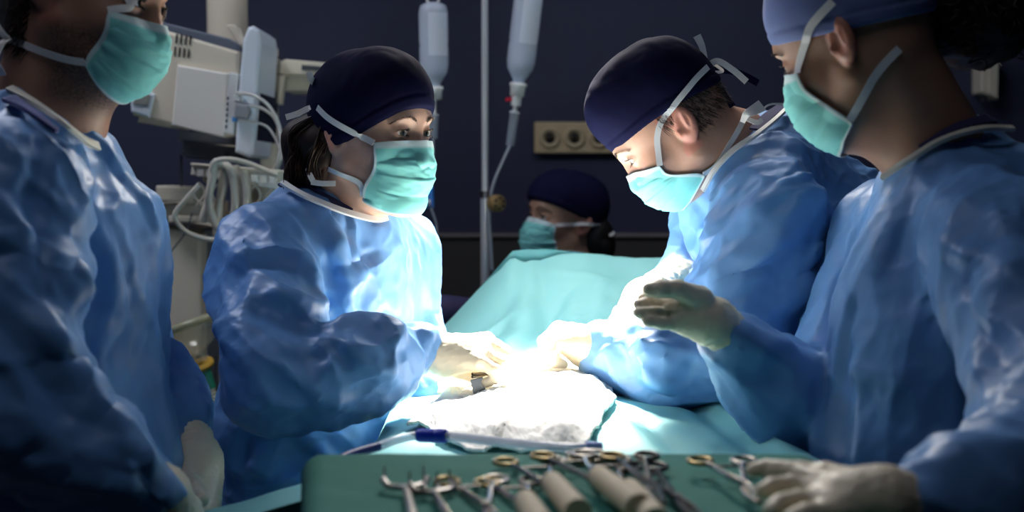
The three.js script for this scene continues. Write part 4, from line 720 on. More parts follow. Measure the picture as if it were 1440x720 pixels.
  // --- gown
  if (sp.gown) {
    const G = sp.gown, m0 = meshField(G.field, G.h ?? 0.0105, G.lo, G.hi), lines = (G.folds ?? []).map(([pix, w, a]) => [pix.map(([x, y]) => hit(x, y, G.field)).filter(Boolean), w, a]);
    foldsOn(m0, lines);
    cloth(m0, G.field, { grow: G.grow ?? (() => 0.04), iters: G.iters ?? 60, inner: G.inner ?? 0.016, outer: G.outer ?? 0.02, bend: G.bend ?? 0.2, pin: G.pin, seed: G.seed ?? 1, gravity: G.gravity ?? 0.0001 });
    smoothMesh(m0, 2, 0.45); let m1 = smoothMesh(subdivide(m0), 1, 0.5); const auto = (G.auto ?? []).flatMap((a, i) => runs(m0, G.field, { seed: (G.seed ?? 1) * 10 + i, ...a })); foldsOn(m1, auto); if (G.crumple) crumple(m1, G.crumple, (G.seed ?? 1) * 11.3);
    const lines2 = (G.creases ?? []).map(([pix, w, a]) => [pix.map(([x, y]) => hit(x, y, G.field)).filter(Boolean), w, a]); if (lines2.length) foldsOn(m1, lines2);
    displace(m1, (x, y, z) => 0.0005 * noise(x * 55, y * 40, z * 55) + 0.0004 * noise(x * 120, y * 90, z * 120));
    part(t, 'gown', toGeo(m1), G.mat ?? mGown);
  }
  const onGown = (pts, w, lift, n = 50) => { const F = sp.gown.field, q = pts.map(([x, y]) => hit(x, y, F)).filter(p => p), N = q.map(p => F.grad(p.x, p.y, p.z)); return strip(q.map((p, i) => p.clone().addScaledVector(N[i], lift)), w, 0.005, N, n); };
  for (const [name, geo, mat, label] of sp.extra?.({ fr, hf, world, onGown }) ?? []) part(t, name, geo, mat, label);
  return t;
}
// a gloved hand: wrist, palm and five fingers, each a chain of its own
function glove(h) {
  const f = new Field(), W = h.wrist, K = h.fingers.map(c => c[0]), r0 = h.r ?? 0.0098;
  K.forEach((k, i) => f.cap(W.clone().lerp(k, 0.12), k, h.wr ?? 0.021, i === 4 ? 0.014 : h.kr ?? 0.0125, 0.014));
  const mid = K[1].clone().lerp(K[2], 0.5); f.cap(W, W.clone().lerp(mid, 0.55), h.wr ?? 0.023, 0.02, 0.015);
  h.fingers.forEach((c, i) => { const s = i === 4 ? 0.88 : i === 0 ? 1.0 : 1; const g = new Field(); for (let k = 0; k < c.length - 1; k++) g.cap(c[k], c[k + 1], r0 * s * (1.08 - 0.1 * k), r0 * s * (0.98 - 0.1 * k), 0.002); f.fn((x, y, z) => g.at(x, y, z), 0.004); });
  const th = new Field(), T = h.thumb; for (let k = 0; k < T.length - 1; k++) th.cap(T[k], T[k + 1], [0.016, 0.0118, 0.0106][k] ?? 0.0104, [0.0118, 0.0106, 0.0092][k] ?? 0.0092, 0.006); f.fn((x, y, z) => th.at(x, y, z), 0.007);
  if (h.cuff) { f.cap(W, h.cuff, (h.wr ?? 0.022) + 0.002, h.cr ?? 0.03, 0.01); }
  const all = [W, ...h.fingers.flat(), ...T, ...(h.cuff ? [h.cuff] : [])], lo = all[0].clone(), hi = all[0].clone(); all.forEach(p => { lo.min(p); hi.max(p); }); lo.subScalar(0.045); hi.addScalar(0.045);
  const m = meshField(f, 0.0026, lo, hi), ax = h.cuff ? h.cuff.clone().sub(W).normalize() : V(0, 1, 0);
  displace(m, (x, y, z) => { const q = V(x, y, z).sub(W), s = q.dot(ax), c = h.cuff ? smooth(-0.02, 0.03, s) : 0; return 0.0009 * noise(x * 90, y * 90, z * 90) + 0.0007 * noise(x * 200, y * 200, z * 200) + c * (0.0022 * Math.sin(s * 420 + 6 * noise(x * 30, y * 30, z * 30)) * noise(x * 24 + 3, y * 24, z * 24) * 1.6); });
  return toGeo(m);
}
const chain = (...a) => a.map(([x, y, d]) => P(x, y, d));
const legs = (a, b, y0) => [[a.clone().setY(y0), V(a.x, 0.5, a.z), 0.085, 0.055], [V(a.x, 0.5, a.z), V(a.x, 0.09, a.z), 0.055, 0.04], [b.clone().setY(y0), V(b.x, 0.5, b.z), 0.085, 0.055], [V(b.x, 0.5, b.z), V(b.x, 0.09, b.z), 0.055, 0.04]];
function shoe(at, fwd) { const f = new Field(), d = fwd.clone().setY(0).normalize(); f.cap(V(at.x, 0.042, at.z).addScaledVector(d, -0.05), V(at.x, 0.036, at.z).addScaledVector(d, 0.13), 0.04, 0.034, 0.02).cap(V(at.x, 0.05, at.z), V(at.x, 0.1, at.z), 0.042, 0.046, 0.02); f.fn((x, y) => 0.001 - y, 0.004, 0); return toGeo(meshField(f, 0.008, V(at.x - 0.22, -0.02, at.z - 0.22), V(at.x + 0.22, 0.17, at.z + 0.22))); }
function bounds(pts, pad) { const lo = pts[0].clone(), hi = pts[0].clone(); pts.forEach(p => { lo.min(p); hi.max(p); }); return [lo.subScalar(pad), hi.addScalar(pad)]; }
function strands(n, seed, make) { const r = rng(seed), out = []; for (let i = 0; i < n; i++) out.push(make(r, i)); return out; }
const yaw = f => frame(V(f.x, 0, f.z), V(0, 1, 0));
const pix = (...a) => a.map(([x, y, d]) => P(x, y, d));

// ------------------------------------------------------------------ surgeon standing upright across the table, dark hair tied under a navy cap
{
  const f = V(0.85, 0, 0.53), q = yaw(f), ctr = P(458, 420, 2.08), base = V(ctr.x, 0, ctr.z), side = V(-0.53, 0, 0.85);
  const neck = P(478, 288, 2.06), shN = P(374, 356, 1.95), shF = P(560, 352, 2.22), elN = P(390, 524, 1.79), wrN = P(585, 494, 1.84), elF = P(572, 480, 2.2), wrF = P(612, 552, 2.03);
  const g = new Field();
  g.ell(P(462, 405, 2.09), [0.175, 0.2, 0.135], q, 0.04).ell(P(448, 580, 2.09), [0.175, 0.24, 0.14], q, 0.06).cap(P(445, 640, 2.09), V(base.x, 0.55, base.z), 0.165, 0.19, 0.06);
  g.cap(neck.clone().add(V(0, -0.045, 0)), shN, 0.068, 0.07, 0.05).cap(neck.clone().add(V(0, -0.045, 0)), shF, 0.066, 0.066, 0.05);
  g.cap(shN, elN, 0.08, 0.082, 0.014).cap(elN, P(520, 505, 1.80), 0.078, 0.066, 0.006).cap(P(520, 505, 1.80), P(572, 489, 1.85), 0.064, 0.046, 0.012);
  g.cap(shF, elF, 0.07, 0.06, 0.03).cap(elF, wrF, 0.058, 0.042, 0.03);
  const H = { wrist: P(618, 500, 1.875), cuff: P(576, 493, 1.87), cr: 0.031, wr: 0.025, fingers: [chain([684, 478, 1.9], [710, 494, 1.9], [714, 512, 1.89], [704, 524, 1.885]), chain([686, 486, 1.875], [714, 502, 1.875], [716, 520, 1.87], [704, 530, 1.87]), chain([682, 498, 1.855], [706, 512, 1.85], [706, 526, 1.85], [694, 534, 1.855]), chain([674, 510, 1.84], [696, 521, 1.835], [696, 532, 1.84], [684, 538, 1.845])], thumb: chain([634, 516, 1.9], [664, 526, 1.905], [686, 524, 1.895], [698, 526, 1.89]) };
  const H2 = { wrist: P(632, 546, 2.02), cuff: P(606, 552, 2.03), cr: 0.033, wr: 0.025, fingers: [chain([676, 536, 1.99], [690, 545, 1.97], [684, 556, 1.96]), chain([678, 530, 2.01], [700, 536, 2.0], [704, 548, 1.98]), chain([677, 526, 2.03], [702, 531, 2.03], [708, 542, 2.02]), chain([672, 524, 2.05], [694, 528, 2.06], [702, 537, 2.06])], thumb: chain([645, 552, 2.0], [664, 557, 1.975], [678, 556, 1.965]) };
  const hair = ({ fr, world }) => {
    const vol = new Field(); vol.cap(P(462, 178, 2.0), P(428, 198, 2.0), 0.03, 0.032, 0.02).cap(P(428, 198, 2.0), P(417, 250, 2.01), 0.032, 0.02, 0.02).cap(P(450, 200, 1.97), P(440, 248, 1.98), 0.026, 0.014, 0.02).cap(P(468, 195, 1.95), P(456, 228, 1.955), 0.014, 0.009, 0.02).cap(P(466, 182, 1.99), P(452, 240, 1.99), 0.036, 0.022, 0.02);
    const [lo, hi] = bounds(pix([462, 178, 2.0], [410, 275, 2.06], [480, 240, 1.94]), 0.06), list = [toGeo(meshField(vol, 0.005, lo, hi))];
    list.push(...strands(420, 11, r => { const a = r(), b = r(), c = r(), p0 = P(lerp(470, 446, a) + 8 * (b - 0.5), lerp(160, 196, b), 1.955 + 0.06 * c), p1 = P(lerp(440, 408, a) + 10 * (b - 0.5), lerp(184, 214, b), 1.96 + 0.07 * c), p2 = P(lerp(442, 398, a * 0.6 + b * 0.4), lerp(224, 240, b), 1.965 + 0.07 * c), p3 = P(lerp(446, 396, a * 0.5 + b * 0.5), lerp(256, 286, c), 1.97 + 0.07 * c); return taper([p0, p1, p2, p3], k => 0.0013 * (1 - 0.75 * k * k) + 0.0002, 10, 4); }));
    list.push(...strands(320, 13, r => { const a = r(), b = r(), d = 1.942 + 0.035 * r(), x0 = lerp(450, 474, a), p0 = P(x0, lerp(176, 196, b), d), p1 = P(x0 - 8 - 6 * b, 208, d - 0.004), p2 = P(x0 - 14 - 10 * b, 228, d + 0.006), p3 = P(lerp(430, 458, a) - 4 * b, 246 + 10 * r(), d + 0.02); return taper([p0, p1, p2, p3], k => 0.0012 * (1 - 0.7 * k * k) + 0.0002, 9, 4); }));
    list.push(...strands(60, 12, r => { const x = lerp(462, 486, r()); return taper([P(x, 196 + 6 * r(), 1.965), P(x - 6, 214, 1.965), P(x - 12 * r() - 4, 236 + 12 * r(), 1.975)], k => 0.0009 * (1 - 0.8 * k) + 0.0001, 8, 4); }));
    return merge(list);
  };
  const zt = 1.96, up = V(0, 0.35, 1), [lo, hi] = bounds([shN, shF, elN, wrN, P(470, 300, 2.0), V(base.x, 0.4, base.z), P(330, 560, 1.9), P(600, 560, 2.1)], 0.2);
  makePerson({
    label: 'surgeon in pale blue gown and navy cap holding an instrument, dark hair tied back', base, skin: 'fair', male: false, neck, neckR: 0.056, fine: 0.0021, hairMat: mHairDark, nearSide: -1, tuck: 0.011, gaze: V(-0.25, -0.05, 1), iris: [0.10, 0.08, 0.05], browLift: -0.002,
    occ: 0.007, head: { o: P(522, 194, 1.985), fwd: V(0.85, -0.02, 0.53), up: V(0.0, 1, 0.02), s: 0.97 },
    cap: { rim: [0.047, -0.03], arch: 0.018, w: 0.083, h: 0.1, d: 0.1, cz: -0.004, pouf: [[0, 0.07, 0.03, 0.073, 0.068, 0.072], [0, 0.062, -0.03, 0.075, 0.068, 0.068]], seed: 1 }, mask: { seed: 1, dz: -0.012, dy: -0.007, len: 0.9 }, nose: 0.012,
    ties: [[[[510, 192], [488, 181], [470, 171], [458, 162], [448, 151]], 0.0095, [0, 0.0]], [[[510, 256], [490, 248], [470, 240], [455, 233]], 0.009, [0, 0.93]]],
    bows: [[pix([450, 152, zt], [436, 152, zt], [418, 160, zt - 0.01], [402, 165, zt - 0.01]), 0.0095, up], [pix([452, 136, zt + 0.01], [446, 122, zt], [438, 112, zt - 0.01], [434, 101, zt - 0.01]), 0.0095, up], [pix([452, 151, zt], [444, 148, zt - 0.012], [434, 152, zt - 0.005]), 0.008, up], [pix([448, 238, 1.975], [434, 233, 1.965], [436, 246, 1.96], [441, 256, 1.96]), 0.0085, up], [pix([438, 256, 1.96], [452, 258, 1.955], [472, 258, 1.955]), 0.0085, up]],
    hair, lo, hi: V(hi.x, hi.y, hi.z),
    bones: [[P(478, 300, 2.07), P(460, 420, 2.09), 0.06, 0.1], [P(460, 420, 2.09), P(450, 600, 2.09), 0.1, 0.11], [shN, elN, 0.042, 0.04], [elN, wrN, 0.036, 0.022], [shF, elF, 0.04, 0.035], [elF, wrF, 0.034, 0.02], [neck.clone().add(V(0, -0.04, 0)), shN, 0.045, 0.045], [neck.clone().add(V(0, -0.04, 0)), shF, 0.045, 0.045], ...legs(base.clone().addScaledVector(side, 0.09), base.clone().addScaledVector(side, -0.09), 0.9)],
    gown: {
      crumple: [{ axis: [0.15, 1, 0], big: 0.010, mid: 0.006, fine: 0.0016, where: (x, y, z) => smooth(-1.96, -2.02, z) * smooth(1.42, 1.34, y) }, { axis: [0.8, -0.5, 0.35], big: 0.0125, mid: 0.0085, fine: 0.002, where: (x, y, z) => smooth(-2.02, -1.96, z) * smooth(1.44, 1.38, y) * smooth(-0.12, -0.17, x) }, { axis: [0.2, 1, 0.2], k: 1.6, big: 0.006, mid: 0.006, fine: 0.002, where: (x, y, z) => smooth(-1.96, -1.92, z) * smooth(-0.20, -0.16, x) }],
      field: g, lo: lo.clone().setY(0.4), hi, h: 0.0095, seed: 1, iters: 70, outer: 0.018,
      grow: (x, y, z) => (z > -1.97 ? 0.05 : 0.03), auto: [{ n: 110, dir: (p, r) => V(0.2 * (r() - 0.5), -1, 0.2 * (r() - 0.5)), len: [0.07, 0.2], where: p => p.z < -1.98 || p.y < 1.1, amp: [0.003, 0.008] }, { n: 130, dir: (p, r) => V(0.75 + 0.3 * r(), -0.4 + 0.9 * (r() - 0.5), 0.3), len: [0.05, 0.15], where: p => p.z > -1.99, amp: [0.003, 0.010] }],
      folds: [
        [[[316, 372], [352, 346], [385, 340], [420, 352], [452, 372]], 0.016, 0.014], [[[330, 384], [362, 362], [392, 358], [424, 372]], 0.016, -0.014],
        [[[362, 410], [400, 412], [440, 418], [484, 426]], 0.013, 0.014], [[[372, 426], [410, 434], [450, 448], [470, 452]], 0.016, -0.018],
        [[[350, 390], [348, 430], [346, 470]], 0.013, 0.01], [[[470, 335], [480, 360], [486, 396], [482, 420]], 0.012, 0.012], [[[458, 340], [466, 372], [474, 400]], 0.012, -0.012],
        [[[430, 480], [420, 490], [440, 500], [480, 470]], 0.013, -0.013], [[[468, 468], [500, 478], [530, 478], [556, 466]], 0.010, 0.009], [[[400, 508], [430, 540], [470, 556], [520, 552]], 0.016, 0.010],
        [[[548, 470], [560, 456], [574, 452]], 0.008, 0.009], [[[556, 500], [566, 488], [576, 486]], 0.006, -0.007], [[[552, 524], [564, 508], [576, 502]], 0.006, 0.007],
        [[[340, 600], [352, 560], [346, 530]], 0.016, 0.014], [[[330, 660], [345, 610], [356, 580]], 0.016, -0.014], [[[420, 610], [460, 640], [480, 650]], 0.014, 0.012], [[[380, 660], [420, 640], [470, 600]], 0.018, -0.012],
        [[[530, 420], [540, 440], [536, 462]], 0.008, 0.008],
      ],
    },
    extra: ({ onGown }) => [
      ['glove', glove(H), mGlove, 'cream latex glove'], ['glove', glove(H2), mGlove, 'cream latex glove'],
      ['collar_trim', onGown([[400, 264, 2.01], [420, 278, 1.965], [450, 291, 1.95], [490, 304, 1.945], [525, 311, 1.95], [538, 309, 1.99]], 0.009, 0.010), mTie],
      ['scrub_collar', strip(pix([402, 254, 2.03], [424, 266, 1.985], [455, 280, 1.97], [495, 297, 1.965]), t => 0.03 * (1 - 0.75 * t * t), 0.004, [V(0.1, 0.55, 0.8)], 40), mScrub],
      ['shoe', shoe(base.clone().addScaledVector(side, 0.09), f), mShoe], ['shoe', shoe(base.clone().addScaledVector(side, -0.09), f), mShoe],
    ],
  });
  // forceps held in her fingers
  const fo = thing('forceps', 'slim steel forceps pinched in the gloved fingers above the towel', 'forceps', P(696, 528, 1.875));
  for (const s of [-1, 1]) part(fo, 'prong', taper(pix([664, 528 + s * 2, 1.845], [684, 526 + s * 1.5, 1.86], [704, 519 + s, 1.88], [726, 510, 1.9]), k => 0.0024 - 0.0014 * k, 20, 6), mInst);
  part(fo, 'handle', (() => { const a = P(670, 532, 1.845), b = P(676, 558, 1.845), g = box(0.0185, a.distanceTo(b), 0.004, 0.001); g.applyQuaternion(new THREE.Quaternion().setFromUnitVectors(V(0, 1, 0), a.clone().sub(b).normalize())); const m = a.clone().lerp(b, 0.5); g.translate(m.x, m.y, m.z); return g; })(), std(0x5b6168, 0.3, { metalness: 0.9 }));
}

// ------------------------------------------------------------------ surgeon bending over the table
{
  const base = V(P(1215, 500, 2.16).x + 0.02, 0, -2.16), f = V(-1, 0, 0);
  const neck = P(1035, 205, 2.11), shN = P(1082, 296, 1.93), shF = P(1015, 262, 2.3), elN = P(1035, 488, 1.93), wrN = P(842, 498, 1.98), elF = P(992, 372, 2.3), wrF = P(925, 408, 2.2), pelvis = P(1235, 520, 2.18);
  const g = new Field();
  g.cap(P(1088, 285, 2.13), P(1190, 410, 2.16), 0.15, 0.175, 0.05).cap(P(1190, 410, 2.16), pelvis, 0.175, 0.18, 0.05).cap(pelvis, V(pelvis.x + 0.02, 0.5, pelvis.z), 0.17, 0.19, 0.06);
  g.cap(P(1085, 232, 2.12), shN, 0.062, 0.078, 0.05).cap(P(1075, 232, 2.14), shF, 0.06, 0.07, 0.05);
  g.cap(shN, elN, 0.088, 0.085, 0.025).cap(elN, P(930, 502, 1.95), 0.084, 0.076, 0.012).cap(P(930, 502, 1.95), P(856, 500, 1.98), 0.074, 0.05, 0.02);
  g.cap(shF, elF, 0.08, 0.064, 0.03).cap(elF, P(955, 392, 2.25), 0.06, 0.046, 0.03);
  const H = { wrist: P(826, 488, 1.99), cuff: P(862, 496, 1.98), cr: 0.034, wr: 0.026, fingers: [chain([786, 462, 2.03], [768, 478, 2.04], [772, 496, 2.04], [784, 506, 2.03]), chain([783, 464, 2.01], [764, 480, 2.01], [768, 500, 2.01], [780, 508, 2.01]), chain([784, 472, 1.985], [767, 488, 1.98], [772, 506, 1.98], [786, 511, 1.985]), chain([788, 482, 1.965], [774, 496, 1.955], [780, 509, 1.96], [792, 512, 1.97])], thumb: chain([812, 476, 2.02], [788, 492, 2.05], [776, 508, 2.055], [768, 516, 2.05]) };
  const H2 = { wrist: P(905, 418, 2.18), cuff: P(952, 392, 2.24), cr: 0.037, wr: 0.027, fingers: [chain([878, 436, 2.15], [866, 452, 2.14], [868, 472, 2.13]), chain([880, 438, 2.12], [868, 456, 2.11], [872, 476, 2.1]), chain([886, 440, 2.1], [876, 458, 2.085], [880, 478, 2.08]), chain([892, 442, 2.08], [886, 460, 2.07], [890, 478, 2.065])], thumb: chain([890, 425, 2.18], [872, 440, 2.19], [862, 456, 2.18]) };
  const hair = ({ fr, hf }) => {
    const r = rng(21), list = [];
    for (let i = 0; i < 2600; i++) {
      const th = lerp(-2.2, 2.2, r()) + Math.PI, y = lerp(-0.06, 0.06, r()), d = V(Math.sin(th), 0, Math.cos(th)), o = V(0, y, -0.01), z = d.z;
      if (z > 0.35 || (z > -0.25 && (y < 0.012 || Math.abs(d.x) < 0.2)) || (y < -0.035 - 0.02 * z)) continue;
      const h = hitRay(o.clone().addScaledVector(d, 0.25), d.clone().negate(), hf, 0, 0.25); if (!h || Math.abs(h.x) > 0.08) continue;
      const n = hf.grad(h.x, h.y, h.z), L = 0.008 + 0.006 * r(), dn = V(0, -1, -0.25 + 0.5 * (r() - 0.5)).addScaledVector(n, 0.2);
      const a = h, b = h.clone().addScaledVector(n, 0.0022).addScaledVector(dn, L * 0.5), c = h.clone().addScaledVector(n, 0.002).addScaledVector(dn, L);
      list.push(taper([a, b, c].map(p => fr.out(p)), k => 0.00055 * (1 - 0.7 * k), 2, 3));
    }
    return merge(list);
  };
  const zt = 2.05, up = V(0, 0.3, 1), [lo, hi] = bounds([shN, shF, elN, wrN, P(1062, 215, 2.12), V(pelvis.x, 0.4, pelvis.z), P(1240, 240, 2.2)], 0.22);
  makePerson({
    label: 'surgeon in blue gown bending low over the towel, navy cap tied with a white bow', base, skin: 'man', male: true, neck, neckR: 0.062, fine: 0.0021, hairMat: mHairGrey, nearSide: 1, gaze: V(0, -0.3, 1), iris: [0.10, 0.09, 0.07], beard: 0.1, shaved: 0.45,
    head: { o: P(946, 184, 2.07), fwd: V(-0.76, -0.65, -0.04), up: V(-0.65, 0.76, 0), s: 0.96 },
    cap: { rim: [0.037, 0.014], arch: -0.01, w: 0.084, h: 0.1, d: 0.107, pouf: [[0, 0.086, 0.045, 0.072, 0.062, 0.06], [0, 0.078, -0.045, 0.076, 0.07, 0.068], [0, 0.09, 0.0, 0.076, 0.064, 0.07]], seed: 2 }, nose: 0.008, mask: { seed: 2, dy: -0.012, dz: -0.009, len: 0.8, side: [0.058, 0.012], sy: [-0.026, -0.088] }, chin: 0.02,
    ties: [[[[923, 192], [928, 172], [944, 152], [962, 130], [980, 108], [994, 95]], 0.0095, [1, 0.0]], [[[1006, 232], [1020, 210], [1038, 182], [1046, 166]], 0.0095, [1, 0.93]]],
    bows: [[pix([994, 96, zt], [990, 76, zt - 0.005], [986, 62, zt - 0.01], [980, 50, zt - 0.01]), t => 0.007 + 0.006 * t, up], [pix([995, 94, zt], [1008, 86, zt - 0.01], [1030, 98, zt - 0.015], [1050, 115, zt - 0.015]), 0.0105, up], [pix([995, 95, zt], [1002, 101, zt - 0.012], [1016, 100, zt - 0.008], [1004, 90, zt]), 0.005, up], [pix([996, 98, zt + 0.01], [1030, 100, zt + 0.02], [1050, 108, zt + 0.02], [1066, 117, zt + 0.02]), 0.012, up, 0, mCap], [pix([1012, 124, zt + 0.01], [1022, 140, zt], [1030, 150, zt - 0.005]), 0.012, up, 0, mCap],
      [pix([1044, 172, 2.0], [1050, 160, 1.99], [1058, 156, 1.99], [1072, 148, 2.0]), t => 0.008 + 0.012 * t, up], [pix([1048, 166, 2.0], [1066, 172, 1.99], [1072, 168, 1.99]), 0.008, up], [pix([1066, 160, 2.02], [1080, 148, 2.02], [1096, 146, 2.03], [1108, 148, 2.04]), 0.003, up]],
    hair, lo, hi,
    bones: [[P(1040, 215, 2.12), P(1110, 300, 2.13), 0.055, 0.09], [P(1110, 300, 2.13), pelvis, 0.09, 0.11], [shN, elN, 0.045, 0.042], [elN, wrN, 0.04, 0.024], [shF, elF, 0.042, 0.036], [elF, wrF, 0.034, 0.024], [P(1050, 230, 2.12), shN, 0.045, 0.05], [P(1050, 230, 2.12), shF, 0.045, 0.05], ...legs(V(pelvis.x + 0.02, 0, pelvis.z + 0.1), V(pelvis.x + 0.02, 0, pelvis.z - 0.1), 0.9)],
    gown: {
      crumple: [{ axis: [0.75, 0.6, 0.1], big: 0.013, mid: 0.008, fine: 0.0018, where: (x, y, z) => smooth(1.22, 1.3, y) }, { axis: [1, -0.3, 0.2], big: 0.012, mid: 0.009, fine: 0.002, where: (x, y, z) => smooth(1.3, 1.22, y) }],
      field: g, lo: lo.clone().setY(0.4), hi, h: 0.0095, seed: 2, iters: 70, outer: 0.018, grow: (x, y, z) => z > -2.02 ? 0.045 : 0.03, auto: [{ n: 130, dir: (p, r) => V(0.8, 0.9 * (r() - 0.3), 0.3 * (r() - 0.5)), len: [0.07, 0.2], where: p => p.y > 1.25, amp: [0.003, 0.009] }, { n: 80, dir: (p, r) => V(-0.8, 1.2 * (r() - 0.5), 0.1), len: [0.05, 0.14], where: p => p.y < 1.27 && p.z > -2.1, amp: [0.003, 0.007] }],
      folds: [
        [[[1010, 380], [1060, 350], [1110, 318], [1130, 290], [1140, 240]], 0.014, 0.014], [[[1000, 400], [1060, 372], [1120, 342]], 0.014, -0.012], [[[975, 400], [1020, 398], [1060, 380], [1100, 350]], 0.012, 0.009],
        [[[1010, 440], [1050, 420], [1080, 390]], 0.012, 0.010], [[[1030, 220], [1010, 250], [1000, 300], [985, 340]], 0.010, 0.009], [[[1060, 250], [1030, 280], [1010, 320]], 0.012, -0.010],
        [[[1150, 300], [1180, 290], [1220, 296]], 0.012, 0.012], [[[1140, 330], [1190, 310], [1230, 312]], 0.014, -0.012], [[[1100, 420], [1130, 390], [1160, 340]], 0.014, 0.010],
        [[[862, 470], [874, 500], [884, 530]], 0.010, -0.016], [[[850, 480], [858, 520], [880, 548]], 0.012, 0.010], [[[900, 450], [904, 480], [925, 510]], 0.012, 0.014], [[[925, 470], [940, 500], [935, 520]], 0.010, 0.010], [[[880, 530], [920, 548], [960, 545]], 0.012, -0.008], [[[900, 500], [890, 512], [884, 522]], 0.008, -0.014],
      ],
    },
    extra: ({ onGown }) => [
      ['glove', glove(H), mGlove, 'cream latex glove'], ['glove', glove(H2), mGlove, 'cream latex glove'],
      ['collar_trim', strip(pix([988, 268, 2.0], [1004, 240, 1.985], [1030, 212, 1.98], [1062, 190, 1.99], [1090, 168, 2.03], [1112, 147, 2.09]), 0.009, 0.004, [V(-0.5, 0.6, 0.6)], 50), mTie],
      ['scrub_collar', strip(pix([1062, 182, 2.02], [1080, 164, 2.05], [1100, 150, 2.09]), 0.02, 0.004, [V(-0.3, 0.7, 0.6)], 30), mScrub],
      ['shoe', shoe(V(pelvis.x + 0.02, 0, pelvis.z + 0.1), f), mShoe], ['shoe', shoe(V(pelvis.x + 0.02, 0, pelvis.z - 0.1), f), mShoe],
    ],
  });
}
// ------------------------------------------------------------------ assistant reaching from beside the tray, curly hair in a bun
{
  const f = V(-0.9, 0, -0.42), q = yaw(f), ctr = P(1330, 440, 1.64), base = V(ctr.x, 0, ctr.z);
  const neck = P(1330, 222, 1.64), shN = P(1408, 345, 1.45), shF = P(1255, 330, 1.83), elN = P(1500, 610, 1.25), wrN = P(1285, 706, 1.1), elF = P(1160, 600, 1.76), wrF = P(1022, 465, 1.64);
  const g = new Field();
  g.ell(P(1335, 430, 1.65), [0.18, 0.2, 0.135], q, 0.05).ell(P(1325, 640, 1.65), [0.175, 0.24, 0.15], q, 0.06).cap(P(1325, 700, 1.65), V(base.x, 0.55, base.z), 0.165, 0.19, 0.06);
  g.cap(P(1375, 268, 1.64), P(1480, 305, 1.56), 0.07, 0.085, 0.05).cap(P(1345, 262, 1.64), shN, 0.066, 0.075, 0.05).cap(P(1345, 262, 1.64), shF, 0.064, 0.072, 0.05);
  g.cap(shN, elN, 0.085, 0.08, 0.035).cap(elN, P(1360, 694, 1.14), 0.078, 0.054, 0.03).cap(P(1360, 694, 1.14), P(1296, 706, 1.1), 0.052, 0.038, 0.02);
  g.cap(shF, elF, 0.075, 0.08, 0.03).cap(elF, P(1090, 538, 1.7), 0.08, 0.07, 0.03).cap(P(1090, 538, 1.7), P(1030, 480, 1.65), 0.068, 0.044, 0.02);
  const H = { wrist: P(1004, 453, 1.63), cuff: P(1030, 474, 1.645), cr: 0.03, wr: 0.025, r: 0.0086, fingers: [chain([944, 418, 1.645], [916, 416, 1.65], [904, 421, 1.64]), chain([942, 428, 1.63], [914, 425, 1.625], [899, 428, 1.615]), chain([946, 440, 1.62], [916, 440, 1.61], [899, 440, 1.605]), chain([954, 454, 1.615], [930, 454, 1.605], [911, 451, 1.6])], thumb: chain([986, 420, 1.615], [952, 407, 1.6], [928, 406, 1.595], [913, 408, 1.595]) };
  const H2 = { wrist: P(1246, 702, 1.09), cuff: P(1296, 706, 1.1), cr: 0.026, wr: 0.022, r: 0.0088, kr: 0.011, fingers: [chain([1154, 676, 1.125], [1114, 662, 1.155], [1078, 658, 1.172], [1060, 661, 1.172]), chain([1148, 690, 1.1], [1112, 681, 1.11], [1086, 684, 1.1], [1072, 691, 1.09]), chain([1152, 706, 1.08], [1120, 702, 1.08], [1096, 708, 1.065], [1085, 717, 1.055]), chain([1162, 722, 1.062], [1134, 721, 1.055], [1114, 728, 1.045])], thumb: chain([1214, 684, 1.125], [1164, 670, 1.152], [1124, 665, 1.17], [1092, 668, 1.168]) };
  const hair = () => {
    const list = [], vol = new Field(); vol.ell(P(1365, 12, 1.66), [0.082, 0.078, 0.075], null, 0.03).ell(P(1300, 25, 1.63), [0.03, 0.05, 0.05], null, 0.03).ell(P(1400, -10, 1.64), [0.06, 0.07, 0.06], null, 0.03);
    const [lo, hi] = bounds(pix([1290, 90, 1.58], [1450, -80, 1.72]), 0.05), vm = meshField(vol, 0.006, lo, hi); displace(vm, (x, y, z) => 0.006 * noise(x * 40, y * 40, z * 40) + 0.004 * noise(x * 90, y * 90, z * 90)); list.push(toGeo(vm));
    list.push(...strands(260, 31, r => { const a = r() * 6.283, e = r() * 1.5 - 0.5, c = P(1365, 12, 1.66), rad = 0.08 + 0.008 * r(), s = Math.sqrt(1 - e * e), o = c.clone().add(V(Math.cos(a) * s * rad * 1.05, e * rad, Math.sin(a) * s * rad)), ax = V(r() - 0.5, r() - 0.5, r() - 0.5).normalize(), u = V(1, 0, 0).cross(ax).normalize(), w = ax.clone().cross(u), cr = 0.006 + 0.008 * r(), n = 3 + Math.floor(r() * 3), pts = []; for (let k = 0; k <= n * 4; k++) { const t = k / 4 * Math.PI; pts.push(o.clone().addScaledVector(u, Math.cos(t) * cr).addScaledVector(w, Math.sin(t) * cr).addScaledVector(ax, 0.003 * k)); } return taper(pts, k => 0.0011, n * 7, 4); }));
    list.push(...strands(90, 32, r => { const x = 1262 + 46 * r(), y = 20 + 30 * r(), d = 1.575 + 0.02 * r(), pts = []; for (let k = 0; k < 6; k++) pts.push(P(x + 6 * Math.sin(k * 1.7 + r() * 2) + k * 4, y + k * 8 * (0.4 + r() * 0.5) - 20, d + 0.006 * Math.cos(k * 1.7))); return taper(pts, k => 0.0011, 14, 4); }));
    return merge(list);
  };
  const [lo, hi] = bounds([shN, shF, elN, wrN, elF, wrF, P(1345, 260, 1.64), V(base.x, 0.4, base.z)], 0.22);
